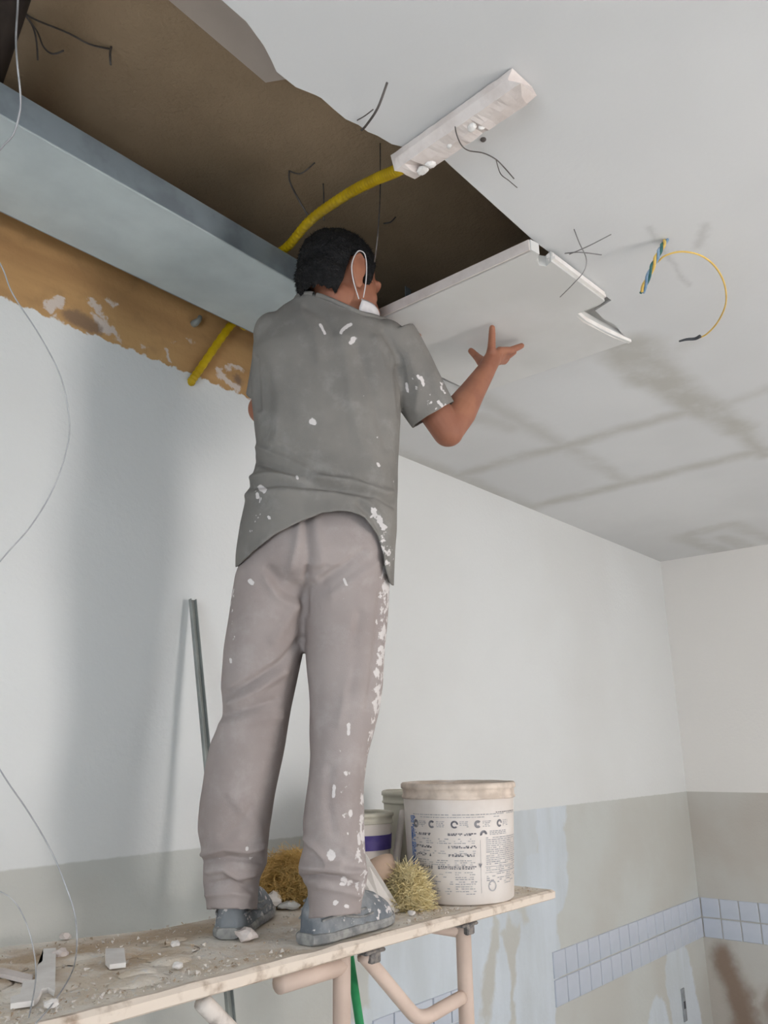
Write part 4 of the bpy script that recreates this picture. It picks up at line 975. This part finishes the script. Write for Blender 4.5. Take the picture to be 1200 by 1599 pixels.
if be:
    lp_ = [be[0].verts[0]]; cur = be[0]; v = be[0].verts[0]; bs = set(be)
    for _ in range(len(be)+1):
        v = cur.other_vert(v); 
        if v is lp_[0]: break
        lp_.append(v); nx = [e_ for e_ in v.link_edges if e_ in bs and e_ is not cur]
        if not nx: break
        cur = nx[0]
    pts = [v.co.copy() for v in lp_[::3]]; pts = [(pts[i-1]+pts[i]+pts[(i+1) % len(pts)])/3 for i in range(len(pts))]
    b2 = bmesh.new(); rings = tube(b2, pts, .0065, 8, False)
    for k in range(8): b2.faces.new((rings[-1][k], rings[-1][(k+1) % 8], rings[0][(k+1) % 8], rings[0][k])) if False else None
    obj('collar', b2, MAT['shirt'], shirt, True)
bm.free()

# --- shoes
def shoe(heel, d, L=.305):
    d = d/np.linalg.norm(d); s = np.array([d[1], -d[0], 0])
    T = np.linspace(0, 1, 26)
    def w(t): return .5*np.interp(t, [0, .03, .08, .18, .35, .55, .75, .88, .95, 1], [.036, .056, .068, .076, .076, .088, .102, .094, .074, .044])
    def h(t): return np.interp(t, [0, .05, .12, .2, .34, .45, .6, .78, .9, .97, 1], [.070, .092, .104, .106, .108, .106, .090, .072, .060, .048, .036])
    t_ = empty('shoe', heel); t_.parent = man; t_.matrix_parent_inverse = man.matrix_world.inverted()
    bm = bmesh.new(); rings = []
    for t in T:
        c = heel+d*(L*t); ww, hh = w(t), h(t); r = []
        for k in range(28):
            a = 2*math.pi*k/28; cx, sy = math.cos(a), math.sin(a)
            x = ww*math.copysign(abs(cx)**.75, cx)*(1-.32*max(0, sy)**1.6); z = .014+(hh-.014)*max(0, sy)**.85 if sy > 0 else .014+.008*sy
            r.append(c+s*x+UP*z)
        rings.append(r)
    ring_loft(bm, rings); bmesh.ops.triangulate(bm, faces=[f for f in bm.faces if len(f.verts) > 4]); um = remesh(bm, .003, 5, 'upper')
    V = getv(um); N = getn(um); V = V+N*(.0028*noise3(V, 26, 5)+.0012*noise3(V, 70, 6))[:, None]
    q = ((V-heel)@d)/L; V = V+N*(.003*np.exp(-((q-.50)/.02)**2)-.003*np.exp(-((q-.56)/.02)**2)+.002*np.exp(-((q-.80)/.015)**2))[:, None]; setv(um, V)
    a = np.full(len(V), .62); a += .30*np.clip(q-.3, 0, 1)
    for nm, arr in (('dust', a), ('splat', np.zeros(len(V)))):
        at_ = um.attributes.new(nm, 'FLOAT', 'POINT'); at_.data.foreach_set('value', arr.astype(np.float32))
    finish('upper', um, MAT['shoe'], t_)
    bm = bmesh.new()
    for side in (0,):
        rr = []
        for (z, k) in ((.001, -.002), (.005, .004), (.014, .0045), (.020, .002), (.022, -.004)):
            rr.append([heel+d*(L*t-.004*(1-t)+.003*t)+s*(w(t)+k)+UP*(z+.004*max(0, t-.8)/.2) for t in T]+[heel+d*(L*t-.004*(1-t)+.003*t)-s*(w(t)+k)+UP*(z+.004*max(0, t-.8)/.2) for t in T[::-1]])
        ring_loft(bm, rr)
    bmesh.ops.triangulate(bm, faces=[f for f in bm.faces if len(f.verts) > 4]); jitter(bm, .0012, 40, 4); obj('sole', bm, MAT['sole'], t_)
    bm = bmesh.new()
    for sg in (1, -1):
        for zz, u0, u1 in ((.042, .05, .62), (.056, .08, .55), (.070, .10, .42)):
            tube(bm, [heel+d*(L*t)+s*sg*(w(t)*(1-.32*((zz-.014)/(h(t)-.014))**1.88)*.99+.0008)+UP*(zz+.007*math.sin(t*9)) for t in np.linspace(u0, u1, 16)], .0026, 6)
    bnd = obj('stitched_band', bm, MAT['sole'], t_, True); bnd['kind'] = 'stuff'
    return t_
shoe(RHEEL, RDIR, .282); shoe(LHEEL, LDIR, .29)
